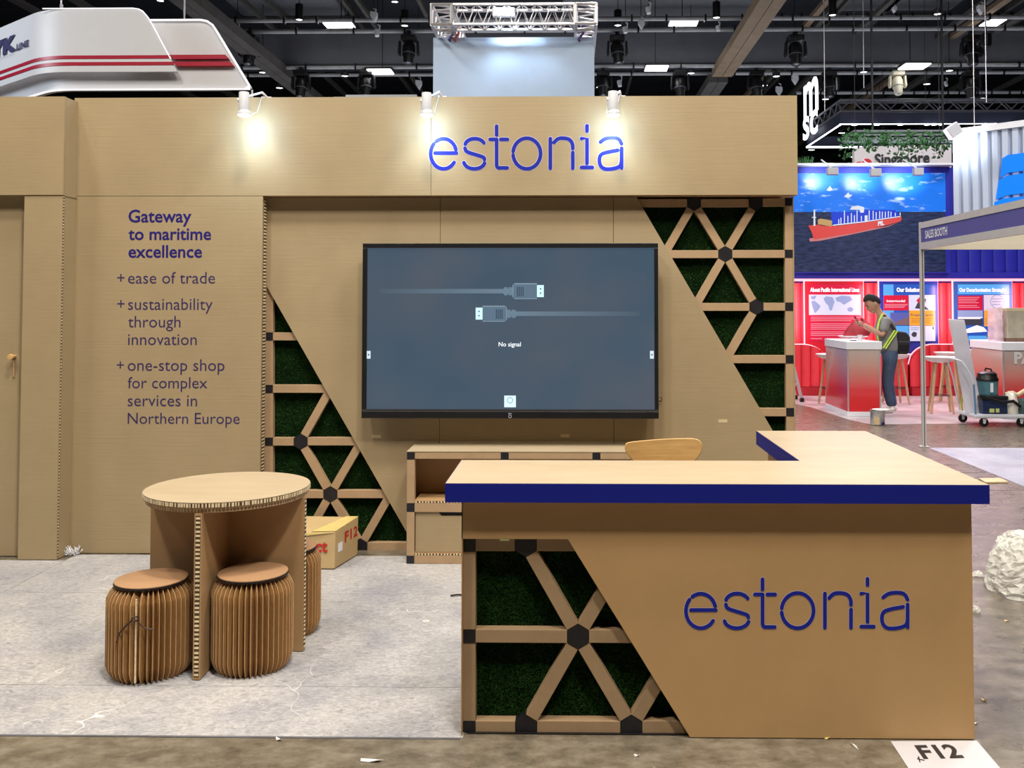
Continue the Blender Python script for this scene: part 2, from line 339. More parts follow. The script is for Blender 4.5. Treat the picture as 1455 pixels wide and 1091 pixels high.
# ================================================================== BOOTH SHELL
YP, YT, YL = 6.12, 6.215, 6.234          # header / text panel, screen wall, lattice front
bw = struct('wall_1', (0, 6.2, 0))     # back wall of the booth
hx0, hz0, hx1, hz1 = rect(105, 140, 1133, 277.5, YP)
xs = P(612.5, 210, YP).x
hp = []
for a, b in ((hx0, xs-.0015), (xs+.0015, hx1)):
    hp.append(MB().box((a, YP, hz0), (b, YP+.012, hz1)).build('header_panel', M['wall'], bw))
MB().box((hx0, YP+.012, hz0+.02), (hx1-.01, YP+.10, hz1-.02)).build('header_core', M['dkraft'], bw)
MB().box((hx0, YP, hz1), (hx1, YP+.20, hz1+.012)).build('header_cap', M['wall'], bw)
MB().box((hx0, YP+.012, hz0), (hx1, YT+.02, hz0+.012)).build('header_soffit', M['dkraft'], bw)
word_sign(hp[1], YP, lambda x, y: (590+x/4.547, 160+y/4.547), .0255, M['blue_ink'])
honey((hx1, YP+.02, hz0+.01), (hx1, YP+.02, hz1-.01), (0, .03, 0), (1, 0, 0), bw, .03)
# text panel
tx0 = hx0; tx1 = P(371, 520, YP).x
tp = MB().box((tx0, YP, 0.005), (tx1, YP+.094, hz0-.003)).build('text_panel', M['wall'], bw)
honey((tx1, YP+.05, .03), (tx1, YP+.05, hz0-.02), (0, .085, 0), (1, 0, 0), bw, .022)
for s, xl, xr, yb, bold, mm in (('Gateway', 182.5, 272, 315.5, 1, 0), ('to maritime', 182.5, 300, 340.5, 1, 0), ('excellence', 182.5, 287, 365.7, 1, 0),
    ('+', 166.5, 177, 402.5, 0, 1), ('ease of trade', 182, 305.5, 402.7, 0, 1), ('+', 166.5, 177, 439.5, 0, 1), ('sustainability', 182, 302, 440, 0, 1), ('through', 182, 256.5, 465, 0, 1), ('innovation', 182, 279.5, 490, 0, 1),
    ('+', 166, 176, 526, 0, 1), ('one-stop shop', 181.5, 319, 526.7, 0, 1), ('for complex', 181.5, 294.5, 551.5, 0, 1), ('services in', 181.5, 280, 577, 0, 1), ('Northern Europe', 181.5, 340.5, 602, 0, 1)):
    ptext('lettering', s, xl, xr, yb, YP, tp, M['navy_ink'] if bold else M['plum_ink'], bold=.016 if bold else -.003)
# screen wall panels (board faces at YT)
def board(mb, pts, Y, d):
    v = [P(x, y, Y) for x, y in pts]
    for p in v:
        if p.z < .03: p.z = .005
    return mb.prism(v, (0, d, 0))
xa = P(625, 500, YT).x; xb = P(872, 500, YT).x; xl_ = tx1; xr_ = P(1129.5, 500, YT).x
def zz(y): return P(750, y, YT).z
ztop = zz(280.5)
dl0, dl1 = P(378, 405, YT), P(576, 753, YT); dr0, dr1 = P(904.5, 282, YT), P(1098, 612, YT)
xbot = dl1.x+(dl1.x-dl0.x)/(dl0.z-dl1.z)*(dl1.z-.005); zr = dr1.z-(xr_-dr1.x)*(dr0.z-dr1.z)/(dr1.x-dr0.x)
def vv(l): return [Vector((x, YT, z)) for x, z in l]
WP = []
WP.append(MB().prism(vv([(xl_, ztop), (xa-.0015, ztop), (xa-.0015, .005), (xbot, .005), (dl0.x, dl0.z), (xl_, dl0.z)]), (0, .016, 0)).build('wall_panel', M['wall'], bw))
WP.append(MB().prism(vv([(xa+.0015, ztop), (xb-.0015, ztop), (xb-.0015, .005), (xa+.0015, .005)]), (0, .016, 0)).build('wall_panel', M['wall'], bw))
WP.append(MB().prism(vv([(xb+.0015, ztop), (dr0.x, ztop), (xr_, zr), (xr_, .005), (xb+.0015, .005)]), (0, .016, 0)).build('wall_panel', M['wall'], bw))
MB().box((xl_, 6.305, .005), (xr_, 6.33, hz1)).build('backing_board', M['dkraft'], bw)
MB().box((xr_-.004, YT+.017, .005), (xr_+.004, 6.33, hz0)).build('end_board', M['wall'], bw)
for (x, y) in ((535, 620), (803, 619), (1027, 598), (600, 372)):       # patches of clear tape
    p = P(x, y, YT); MB().box((p.x-.03, YT-.0012, p.z-.011), (p.x+.03, YT-.0002, p.z+.011)).build('tape_patch', mat('clear_tape', (.56, .44, .27, 1), .25, var=.05), WP[0 if x < 625 else (1 if x < 872 else 2)])
# ---- lattices
def hexp(c, r, Y, d, flip=0):
    return MB().prism([(c.x+r*math.cos(math.radians(30+60*k)), Y, c.z+r*math.sin(math.radians(30+60*k))) for k in range(6)], (0, d, 0))
def lattice(root, Y, nodes, beams, clip=None, bwid=.054, hr=.050, dp=.045):
    pos = {k: P(v[0], v[1], Y) for k, v in nodes.items()}
    for a, b in beams:
        p, q = pos[a].copy(), pos[b].copy(); u = (q-p).normalized()
        ta = {'h': hr*.90, 's': bwid*.5, 'e': 0}
        p += u*ta[nodes[a][2]]; q -= u*ta[nodes[b][2]]
        if abs(u.z) < .05: q.z = p.z = (p.z+q.z)/2
        off = Vector((0, dp/2+.001+random.uniform(0, .0008), 0))
        MB().bar(p+off, q+off, bwid, dp, (0, 1, 0)).build('beam', M['beam'], root, bevel=.0015)
    for k, v in nodes.items():
        if v[2] == 'h': hexp(pos[k], hr, Y-.001, dp+.002).build('connector', M['conn'], root)
        elif v[2] == 's':
            c = pos[k]; r = bwid/2; MB().box((c.x-r, Y-.001, c.z-r), (c.x+r, Y+dp, c.z+r)).build('connector', M['conn'], root)
    return pos
def clean(o):                             # keep ASCII kinds
    return o
rl = thing('green_lattice', (P(1040, 500, YL).x, YL, P(1040, 663, YL).z), 'tall kraft beam lattice with dark turf infill, right of the wall screen', 'lattice')
nR = {'A': (986.3, 288.3, 'h'), 'B': (1073.9, 288.3, 'h'), 'C': (1121, 286.5, 's'), 'D': (1030.6, 361, 'h'), 'E': (1121, 360.5, 's'), 'd': (942, 361, 'e'), 'F': (1075, 436, 'h'), 'G': (1121.5, 435.5, 's'),
      'f': (984, 436, 'e'), 'H': (1030, 510.5, 'e'), 'I': (1122.3, 510.3, 's'), 'J': (1072, 586, 'e'), 'K': (1123, 585.5, 's'), 'a': (897, 288.3, 'e'), 'z': (1124, 668, 'e'), 'd2': (938, 372, 'e'), 'f2': (982, 446, 'e'), 'h2': (1027, 520, 'e')}
posR = lattice(rl, YL, nR, [('a','A'), ('A','B'), ('B','C'), ('A','d2'), ('A','D'), ('B','D'), ('d','D'), ('D','E'), ('D','f2'), ('D','F'), ('f','F'), ('F','G'), ('F','h2'), ('H','I'), ('J','K'), ('C','E'), ('E','G'), ('G','I'), ('I','K'), ('K','z')], bwid=.053, hr=.052)
def turf(root, poly, Y, n, L=.012):
    MB().prism([Vector((x, Y, z)) for x, z in poly], (0, .012, 0)).build('turf_panel', M['turf'], root); blades('turf', poly, Y, root, n, L)
turf(rl, [(dr0.x-.04, ztop-.003), (xr_-.006, ztop-.003), (xr_-.006, zr+.02), (xr_-.08, zr+.06)], 6.286, 26000)
ll = thing('green_lattice', (P(470, 600, YL).x, YL, .005), 'kraft beam lattice with dark turf infill beside the lettered panel', 'lattice')
nL = {'t': (382.5, 400, 'e'), 'a': (382, 478, 's'), 'a2': (440, 478, 'e'), 'b': (382, 552.7, 's'), 'b2': (480, 552.2, 'e'), 'b3': (473, 546, 'e'), 'c': (427, 627.5, 'h'), 'cl': (382, 627.5, 's'), 'c2': (520, 627, 'e'), 'c3': (519, 617, 'e'),
      'd': (469.2, 702.3, 'h'), 'dl': (382, 702, 's'), 'd2': (565, 702, 'e'), 'd3': (558, 696, 'e'), 'e': (511.8, 776.5, 'h'), 'el': (427, 776.5, 'h'), 'e2': (600, 776.5, 'e'), 'el2': (382, 776.5, 's'), 'd4': (469.2, 702.3, 'h')}
nL.pop('d4')
lattice(ll, YL, nL, [('t','a'), ('a','b'), ('b','cl'), ('cl','dl'), ('dl','el2'), ('a','a2'), ('b','b2'), ('b3','c'), ('cl','c'), ('c','c2'), ('c','d'), ('c3','d'), ('dl','d'), ('d','d2'), ('d','el'), ('d','e'), ('d3','e'), ('el2','el'), ('el','e'), ('e','e2')], bwid=.053, hr=.052)
turf(ll, [(xl_+.003, dl0.z+.08), (dl0.x+.06, dl0.z+.02), (xbot+.05, .01), (xl_+.003, .01)], 6.286, 26000)
# ---- room on the left with door
wl = struct('wall_2', (-3.4, 5.95, 0)); YW = 5.96
ax = P(91.5, 200, YW).x; az0 = P(45, 277, YW).z; az1 = P(45, 137.5, YW).z; bx = P(30, 540, YW).x
MB().box((-7.4, YW-.006, az0), (ax, YW+.018, az1)).build('header_panel', M['wall'], wl)
MB().box((bx, YW, .005), (ax-.004, YW+.018, az0-.002)).build('pillar_panel', M['wall'], wl)
MB().box((ax-.02, YW+.024, .005), (ax-.002, YP+.02, az1-.0)).build('side_panel', M['wall'], wl)
MB().box((-7.4, YW+.018, az1-.012), (ax-.003, YP+.3, az1)).build('top_panel', M['wall'], wl)
honey((ax-.004, YW+.012, .02), (ax-.004, YW+.012, az1-.02), (0, .016, 0), (1, 0, 0), wl, .02)
MB().box((ax-.012, YW+.016, az0-.005), (ax+.003, YP-.002, az0+.003)).build('lip', M['wall'], wl)
MB().box((-7.4, YP+.05, .005), (bx-.9, YP+.07, az0)).build('back_panel', M['wall'], wl)
dr = MB().box((bx-.92, YW+.075, .008), (bx+.04, YW+.10, az0+.05)).build('door_1', M['wall']); dr['kind'] = 'structure'
hpnt = P(17, 507, YW+.04)
kb = MB(); kb.lathe([(.0, 0), (.017, .001), (.020, .008), (.020, .016), (.012, .022), (.010, .06)], (hpnt.x, YW+.015, hpnt.z), 16, (0, 1, 0)); kb.build('door_handle', M['wood'], dr, smooth=True)
MB().tube([(hpnt.x-.006, YW+.068, hpnt.z), (hpnt.x-.002, YW+.066, hpnt.z-.13)], .006).build('door_latch', M['dkraft'], dr)
# ================================================================== SCREEN
YS = 6.075
tv = thing('wall_screen', (P(725, 590, YS).x, YS+.04, P(725, 594, YS).z), 'large black-framed flat screen on the wall showing a no-signal message', 'screen')
X0, Z0, X1, Z1 = rect(514.5, 345.5, 935.5, 594.5, YS); A0, B0, A1, B1 = rect(521, 352, 930, 581.5, YS)
MB().box((X0+.01, YS+.02, Z0+.01), (X1-.01, YS+.085, Z1-.01)).build('rear_case', M['black'], tv)
mb = MB(); mb.box((X0, YS, B1), (X1, YS+.03, Z1)).box((X0, YS, B0), (A0, YS+.03, B1)).box((A1, YS, B0), (X1, YS+.03, B1)); mb.build('bezel', M['black'], tv, bevel=.002)
MB().box((X0, YS-.006, Z0), (X1, YS+.03, B0-.012)).build('lower_bezel', M['black'], tv, bevel=.004)
MB().box((X0, YS-.001, B0-.012), (X1, YS+.03, B0)).build('speaker_grille', mat('grille', (.02, .02, .022, 1), .6, bump=300), tv)
def scrmat():
    m = bpy.data.materials.new('screen_image'); m.use_nodes = True; N = m.node_tree.nodes; L = m.node_tree.links; b = N['Principled BSDF']
    b.inputs['Base Color'].default_value = (.01, .01, .012, 1); b.inputs['Roughness'].default_value = .28; b.inputs['Emission Strength'].default_value = 1
    tc = N.new('ShaderNodeTexCoord'); n = N.new('ShaderNodeTexNoise'); n.inputs['Scale'].default_value = 1.6; n.inputs['Detail'].default_value = 2
    L.new(tc.outputs['Object'], n.inputs['Vector']); r = N.new('ShaderNodeValToRGB'); L.new(n.outputs[0], r.inputs[0])
    r.color_ramp.elements[0].position = .35; r.color_ramp.elements[0].color = (.043, .083, .125, 1); r.color_ramp.elements[1].position = .65; r.color_ramp.elements[1].color = (.072, .092, .125, 1)
    L.new(r.outputs[0], b.inputs['Emission Color']); return m
sc_ = MB().box((A0, YS+.012, B0), (A1, YS+.02, B1)).build('display', scrmat(), tv)
def flat(mb, x0, y0, x1, y1, Y): a, z0, b, z1 = rect(x0, y0, x1, y1, Y); return mb.add([(a, Y, z0), (b, Y, z0), (b, Y, z1), (a, Y, z1)], [(0, 1, 2, 3)])
YG = YS+.0115
def cablemat(name, flip):
    m = bpy.data.materials.new(name); m.use_nodes = True; N = m.node_tree.nodes; L = m.node_tree.links; b = N['Principled BSDF']
    b.inputs['Base Color'].default_value = (.01, .01, .012, 1); b.inputs['Emission Strength'].default_value = 1
    tc = N.new('ShaderNodeTexCoord'); sp = N.new('ShaderNodeSeparateXYZ'); L.new(tc.outputs['Generated'], sp.inputs[0])
    r = N.new('ShaderNodeValToRGB'); L.new(sp.outputs[0], r.inputs[0]); a, c = r.color_ramp.elements
    lo, hi = (.050, .085, .122, 1), (.125, .20, .27, 1)
    a.color, c.color = (hi, lo) if flip else (lo, hi); L.new(r.outputs[0], b.inputs['Emission Color']); return m
for k, (dx, dy, s) in enumerate(((0, 0, 1), (0, 0, -1))):
    mir = (lambda x: x) if s == 1 else (lambda x: 2*724.3-x); oy = 0 if s == 1 else 32
    def fb(mb, x0, y0, x1, y1, Yq): xx = sorted((mir(x0), mir(x1))); return flat(mb, xx[0], y0+oy, xx[1], y1+oy, Yq)
    g = MB(); fb(g, 540, 410.5, 716, 416.8, YG); g.build('cable_image', cablemat('cable_image_%s' % ('ab'[k]), s == -1), sc_)
    g = MB(); fb(g, 540, 411, 716, 413, YG-.0003); g.build('cable_highlight', cablemat('cable_hi_%s' % ('ab'[k]), s == -1), sc_)
    g = MB(); fb(g, 716, 408, 721.5, 419.5, YG); fb(g, 723, 408, 728.2, 419.5, YG); fb(g, 715, 410, 729, 417.5, YG+.0002); g.build('cable_collar', emis('collar_image', (.11, .17, .23, 1), 1), sc_)
    g = MB(); pl = sm([(763, 402.2), (731.5, 402.2), (728.3, 405), (728.3, 422), (731.5, 425), (763, 425)], 0)
    v = [P(mir(x), y+oy, YG-.0002) for x, y in pl]; g.add(v, [tuple(range(len(v)))]); g.build('plug_image', emis('plug_edge', (.155, .225, .295, 1), 1), sc_)
    g = MB(); fb(g, 729.5, 404, 763, 423.8, YG-.0004); g.build('plug_body_image', emis('plug_body', (.085, .135, .19, 1), 1), sc_)
    g = MB()
    for q in range(4): fb(g, 734.5+q*2.7, 407.5, 735.9+q*2.7, 421, YG-.0006)
    g.build('plug_grip_image', emis('plug_grip', (.03, .05, .08, 1), 1), sc_)
    g = MB(); fb(g, 763, 405, 772.7, 422, YG-.0004); g.build('plug_tip_image', emis('plug_tip', (.52, .80, .90, 1), 1), sc_)
    g = MB(); fb(g, 767, 409.5, 769, 411.3, YG-.0006); fb(g, 767, 415.5, 769, 417.3, YG-.0006); g.build('plug_contact_image', emis('plug_grip', (.03, .05, .08, 1), 1), sc_)
SW = emis('screen_white', (.85, .93, 1, 1), 1)
ptext('lettering', 'No signal', 708.5, 740, 492, YG, sc_, SW, bold=.008, lift=(0, -.0005, 0))
for x in (523.8, 926.3):
    g = MB(); flat(g, x-2.7, 498.5, x+2.7, 509.5, YG-.0003); g.build('side_tab', emis('tab_white', (.55, .66, .78, 1), 1), sc_)
    g = MB(); flat(g, x-.9, 502.8, x+.9, 505, YG-.0006); g.build('tab_mark', emis('plug_grip', (.03, .05, .08, 1), 1), sc_)
g = MB(); flat(g, 716.5, 562, 733, 578.5, YG-.0003); g.build('menu_button', emis('button_white', (.62, .85, .95, 1), 1), sc_)
g = MB(); c = P(724.7, 568.5, YG-.0006)
for q in range(16):
    a0, a1 = q*math.pi/8, (q+1)*math.pi/8
    g.add([(c.x+r_*math.cos(t), c.y, c.z+r_*math.sin(t)) for r_, t in ((.016, a0), (.020, a0), (.020, a1), (.016, a1))], [(0, 1, 2, 3)])
g.build('menu_glyph', emis('glyph_blue', (.08, .25, .45, 1), 1), sc_)
c = P(724.7, 591.5, YS-.007); g = MB()
for q in range(12):
    a0, a1 = q*math.pi/6, (q+1)*math.pi/6
    g.add([(c.x+r_*math.cos(t), c.y, c.z+r_*math.sin(t)) for r_, t in ((.008, a0), (.011, a0), (.011, a1), (.008, a1))], [(0, 1, 2, 3)])
g.box((c.x-.010, c.y, c.z+.016), (c.x-.002, c.y+.001, c.z+.022)); g.box((c.x+.002, c.y, c.z+.016), (c.x+.011, c.y+.001, c.z+.020)); g.build('power_mark', mat('logo_grey', (.45, .48, .6, 1), .4, var=.05), tv)
c = P(937.5, 567.5, YT-.02); g = MB(); g.tube([(c.x+.0, YT-.02, c.z+.014), (c.x+.012, YT-.02, c.z+.01), (c.x+.014, YT-.02, c.z-.004), (c.x+.006, YT-.02, c.z-.012), (c.x-.01, YT-.02, c.z-.012)], .0025, 6); g.build('cable_loop', M['black'], tv, smooth=True)
# ================================================================== HEADER SPOTLIGHTS
WL = mat('lamp_white', (.50, .51, .54, 1), .4, var=.03)
for k, (x, yt, lab) in enumerate(((347.5, 131, 'white cylindrical spotlight on the header, nearest the hanging white sign'), (607, 132, 'white cylindrical spotlight on the header, above the first blue letter'), (872, 130, 'white cylindrical spotlight on the header, above the last blue letter'))):
    YQ = 5.93; c = P(x, 150, YQ); zt = P(x, yt, YQ).z; zb = P(x, 164.5, YQ).z
    t = thing('header_spotlight', (c.x, YQ, zb), lab, 'spotlight', 'three spotlights along the header')
    tl = .01
    MB().lathe([(.0, 0), (.030, 0), (.032, -.004), (.033, -(zt-zb)+.036)], (c.x-.004, YQ, zt), 20).build('lamp_body', WL, t, smooth=True)
    MB().lathe([(.033, 0), (.040, -.012), (.043, -.026), (.043, -.030), (.030, -.030)], (c.x-.001, YQ, zb+.036), 24).build('lamp_rim', WL, t, smooth=True)
    MB().lathe([(.0, -.010), (.025, -.008), (.041, .002), (.041, .008), (0, .008)], (c.x-.001, YQ, zb+.002), 24).build('lamp_lens', emis('spot_lens', (.92, .97, 1, 1), 5), t, smooth=True)
    MB().tube([(c.x, YQ+.01, zt-.03), (c.x+.05, YP+.0, hz1+.045), (c.x+.06, YP+.10, hz1+.022)], .007).build('lamp_arm', M['white'], t, smooth=True)
    MB().box((c.x+.03, YP+.06, hz1+.0125), (c.x+.09, YP+.14, hz1+.03)).build('clamp', M['white'], t, bevel=.003)
    MB().lathe([(0, 0), (.012, 0), (.012, .014), (0, .014)], (c.x-.044, YQ, zt-.05), 12, (1, 0, 0)).build('knob', M['white'], t)
    MB().tube([(c.x-.04, YQ, zt-.05), (c.x-.045, YQ+.04, zt-.12), (c.x-.03, YQ+.10, zt-.14), (c.x+.02, YP-.003, zt-.09), (c.x+.05, YP-.003, hz1+.02)], .0018, 6).build('power_cord', M['white'], t)
    pl = bpy.data.lights.new('header_lamp', 'POINT'); pl.energy = 5.0; pl.color = (.45, .70, 1); pl.shadow_soft_size = .03
    po = bpy.data.objects.new('header_lamp', pl); po.location = (c.x, YQ+.045, zb-.05); COL.objects.link(po)
    spot('header_spot', (c.x, YQ, zb-.025), (c.x+.03, YP+.05, zb-.9), 10, (.70, .86, 1), 125, 1, .035)
# ================================================================== RECEPTION COUNTER
YC = 3.586; YE = 3.522; ZT = P(900, 687, YE).z; TB = .072
cx0, cx1 = P(655.5, 880, YC).x, P(1382.5, 880, YC).x; wx0 = P(633, 700, YE).x; wx1 = P(1405.5, 700, YE).x
YB = G(900, 654, ZT).y; YW2 = G(1150, 612, ZT).y; ix = G(1075, 612, ZT).x
rc = thing('reception_counter', ((cx0+cx1)/2, YC, 0), 'L-shaped kraft reception counter with blue-edged top and blue lettering', 'counter')
Lsh = [(wx0, YE), (wx1, YE), (wx1, YW2), (ix, YW2), (ix, YB), (wx0, YB)]
MB().prism([Vector((x, y, ZT-TB+.004)) for x, y in Lsh], (0, 0, TB-.004)).build('worktop', M['top'], rc, bevel=.001)
mb = MB(); e = .0018
for (x0, y0), (x1, y1) in zip(Lsh, Lsh[1:]+Lsh[:1]):
    a = Vector((x0, y0, 0)); b = Vector((x1, y1, 0)); u = (b-a).normalized(); n = Vector((u.y, -u.x, 0))
    a -= u*e*0; mb.prism([a+Vector((0, 0, ZT-TB)), b+Vector((0, 0, ZT-TB)), b+Vector((0, 0, ZT-.0015)), a+Vector((0, 0, ZT-.0015))], n*e)
mb.build('edge_band', M['blue'], rc)
zc = P(900, 766, YC).z; zu = ZT-TB
d0 = P(807, 766, YC); d1 = P(980.5, 1047, YC)
xg = d1.x+(d1.x-d0.x)/(d0.z-d1.z)*(d1.z-.004)
fp = MB().prism([Vector((x, YC, z)) for x, z in ((cx0, zu), (cx1, zu), (cx1, .004), (xg, .004), (d0.x, d0.z), (cx0, d0.z))], (0, .010, 0)).build('front_panel', M['counter'], rc)
word_sign(fp, YC, lambda x, y: (960+(50+(x-90)*1.0615)/4.157, 800+(385+(y-365)*1.049)/4.157), .0145, M['blue_ink'])
YCL = 3.618
MB().box((cx1-.010, YC+.010, .004), (cx1, YW2-.05, zu)).build('side_panel', M['counter'], rc)
MB().box((ix+.05, YB-.05, .004), (ix+.06, YW2-.05, zu)).build('inner_panel', M['counter'], rc)
MB().box((ix+.06, YW2-.06, .004), (cx1-.01, YW2-.05, zu)).build('end_panel', M['counter'], rc)
MB().box((cx0+.004, YCL+.068, .004), (ix+.05, YCL+.078, zu)).build('back_panel', M['dkraft'], rc)
MB().box((cx0, YC, .004), (cx0+.004, YB-.06, zu)).build('left_panel', M['dkraft'], rc)
MB().box((cx0+.01, YCL+.08, .55), (ix+.04, YB-.06, .565)).build('inner_shelf', M['counter'], rc)
MB().box((cx0+.02, YC+.02, .002), (cx1-.02, YCL+.06, .004)).build('plinth', M['black'], rc)
nC = {'TL': (666.5, 774.5, 's'), 'T': (747, 773.5, 'h'), 'T2': (830, 774.5, 'e'), 'M': (821.3, 904.5, 'h'), 'Mu': (874, 815, 'e'), 'L': (666.3, 904, 's'), 'Mr': (915, 904.5, 'e'), 'BL': (666.3, 1034, 's'), 'B1': (747.5, 1034, 'h'), 'B2': (897, 1034, 'h'),
      'Bu': (950, 944, 'e'), 'Br': (990, 1034, 'e')}
lattice(rc, YCL, nC, [('TL','T'), ('T','T2'), ('T','M'), ('M','Mu'), ('L','M'), ('M','Mr'), ('M','B1'), ('M','B2'), ('BL','B1'), ('B1','B2'), ('B2','Br'), ('B2','Bu'), ('TL','L'), ('L','BL')], bwid=.0495, hr=.0465, dp=.05)
poly = [(cx0+.008, d0.z), (d0.x+.05, d0.z), (xg+.04, .012), (cx0+.008, .012)]
turf(rc, poly, YCL+.055, 42000, .009)
tg = P(717, 767, YC); MB().box((tg.x-.018, YC-.0012, tg.z-.003), (tg.x+.018, YC+.02, tg.z+.003)).build('tape_patch', mat('green_tape', (.36, .42, .2, 1), .4, var=.05), rc)
# ================================================================== LOW CABINET under the screen
YK = 5.91; cb = thing('low_cabinet', (P(760, 795, YK).x, YK, 0), 'low kraft beam cabinet with open shelf and drawer below the screen', 'cabinet')
k0, _, k1, _2 = rect(578, 640, 965, 801, YK)
zt = P(700, 641, YK).z
MB().box((k0-.002, YK-.002, zt-.006), (k1+.002, YT-.003, zt)).build('cabinet_top', M['top'], cb, bevel=.001)
r1 = P(700, 652, YK).z; m0 = P(620, 715, YK).z; m1 = P(620, 727.5, YK).z; b0 = P(620, 790, YK).z
xp = [k0+.0245, k0+.62, k0+1.2, k1-.0245]
zr_ = [(zt-.007+r1)/2, (m0+m1)/2, .0275]
hh = zt-.007-r1
for zc_, h_ in ((zr_[0], hh), (zr_[1], m0-m1), (zr_[2], .049)):
    for a, b in zip(xp[:-1], xp[1:]):
        MB().bar((a+.0245, YK+.024, zc_), (b-.0245, YK+.024, zc_), h_, .048, (0, 1, 0)).build('beam', M['beam'], cb, bevel=.001)
for x in xp:
    for (za, zb) in ((.052, m1), (m0, r1)):
        MB().bar((x, YK+.024, za), (x, YK+.024, zb), .049, .048, (0, 1, 0)).build('beam', M['beam'], cb, bevel=.001)
    for zc_ in zr_: MB().box((x-.025, YK-.001, zc_-.0255 if zc_ > .03 else .003), (x+.025, YK+.05, zc_+.0255)).build('connector', M['conn'], cb)
MB().box((k0+.049, YK+.002, m0), (k1-.049, YT-.05, m0+.016)).build('shelf', M['dkraft'], cb)
honey((k0+.05, YK+.002, m0+.008), (k1-.05, YK+.002, m0+.008), (0, 0, .016), (0, -1, 0), cb, .02)
MB().box((k0+.049, YK+.002, .052), (k1-.049, YT-.05, .07)).build('bottom_board', M['dkraft'], cb)
honey((k0+.05, YK+.002, .061), (k1-.05, YK+.002, .061), (0, 0, .016), (0, -1, 0), cb, .02)
MB().box((k0, YK+.05, .005), (k0+.012, YT-.004, zt-.007)).build('side_panel', M['dkraft'], cb)
MB().box((k1-.012, YK+.05, .005), (k1, YT-.004, zt-.007)).build('side_panel', M['dkraft'], cb)
MB().box((k0+.012, YT-.05, .07), (k1-.012, YT-.04, zt-.007)).build('back_panel', M['dkraft'], cb)
for a, b in zip(xp[:-1], xp[1:]):
    x0, x1 = a+.030, b-.030; z0, z1 = .073, m1-.004; nx = (x0+x1)/2
    df = MB().prism([Vector((x, YK+.012, z)) for x, z in ((x0, z0), (x1, z0), (x1, z1), (nx+.09, z1), (nx+.075, z1-.022), (nx-.105, z1-.022), (nx-.12, z1), (x0, z1))], (0, .012, 0)).build('drawer_front', M['wall'], cb)
    MB().box((nx-.12, YK+.026, z1-.03), (nx+.10, YK+.028, z1)).build('handle_notch', M['conn'], df)
# ================================================================== CHAIR behind the counter
YH = 4.62; c0 = P(942, 640, YH)
ch = thing('counter_chair', (c0.x, YH-.2, 0), 'oak-backed counter chair tucked behind the reception counter', 'chair')
mb = MB(); n = 20; fr, bk = [], []
zm = c0.z; hw = .190
prof = sm([(-hw, .018), (-hw+.004, .040), (-hw+.035, .046), (.12, .063), (hw-.018, .060), (hw, .040), (hw, .005), (hw-.03, -.045), (hw-.075, -.068), (-hw+.085, -.066), (-hw+.04, -.05), (-hw+.002, -.0), (-hw, .018)], 2)[:-1]
m_ = len(prof); vs = []
def bend(x): return -.9*x*x
for d_ in (0, .014):
    for sc in (1, .55, .1): vs += [(c0.x+x*sc, YH+bend(x*sc)+d_, zm+z*sc) for x, z in prof]
fs = []
for base in (0, 3*m_):
    for q in range(2):
        for i in range(m_):
            f = (base+q*m_+i, base+q*m_+(i+1) % m_, base+(q+1)*m_+(i+1) % m_, base+(q+1)*m_+i); fs.append(f if base else f[::-1])
    f = tuple(base+2*m_+i for i in range(m_)); fs.append(f if base else f[::-1])
fs += [(i, (i+1) % m_, 3*m_+(i+1) % m_, 3*m_+i) for i in range(m_)]
mb.add(vs, fs).build('backrest', M['wood'], ch, smooth=True, bevel=.003)
MB().lathe([(0, 0), (.16, 0), (.185, .004), (.185, .022), (.17, .028), (0, .026)], (c0.x, YH-.22, .62), 28).build('seat', M['wood'], ch, smooth=True)
for s in (-1, 1):
    MB().tube([(c0.x+s*.12, YH-.004, zm-.02), (c0.x+s*.12, YH+.005, .80), (c0.x+s*.13, YH-.06, .64)], .009).build('back_post', M['dark'], ch, smooth=True)
    for q in (-1, 1): MB().tube([(c0.x+s*.12, YH-.22+q*.12, .62), (c0.x+s*.19, YH-.22+q*.19, .007)], .011).build('leg', M['dark'], ch, smooth=True)
MB().tube([(c0.x-.17, YH-.39, .22), (c0.x+.17, YH-.39, .22)], .004).build('footrest', M['dark'], ch)
# ================================================================== ROUND TABLE
tc = Vector((-1.64, 4.46, 0)); TH = .772; TR = .378
tb = thing('round_table', (tc.x, tc.y, 0), 'round kraft board table with honeycomb rim on crossed fins', 'table')
MB().lathe([(0, TH-.001), (TR, TH-.001), (TR, TH), (0, TH)][::-1], (tc.x, tc.y, 0), 96).build('table_liner', M['top'], tb)
MB().lathe([(0, TH-.026), (TR-.001, TH-.026), (TR-.001, TH-.001), (0, TH-.001)], (tc.x, tc.y, 0), 96).build('tabletop', M['dkraft'], tb)
def ring(z0, z1, r, name, m, n=150, frac=.5, th=.0015):
    mb = MB()
    for i in range(n):
        a0 = 2*math.pi*(i+random.uniform(-.12, .12))/n; a1 = a0+2*math.pi/n*frac*random.uniform(.6, 1.3); c = tc
        mb.prism([c+Vector(((r)*math.cos(t), (r)*math.sin(t), z)) for t, z in ((a0, z0), (a1, z0), (a1, z1), (a0, z1))], Vector((math.cos(a0), math.sin(a0), 0))*th)
    return mb.build(name, m, tb, kind='stuff')
MB().lathe([(TR-.004, TH-.022), (TR+.0002, TH-.022), (TR+.0002, TH-.003), (TR-.004, TH-.003)], (tc.x, tc.y, 0), 96).build('honeycomb_shade_strip', M['core_shade'], tb)  # dark ring painted as the shaded recess behind the rim ribs
ring(TH-.021, TH-.004, TR, 'honeycomb_rib', M['core'], 170, .62)
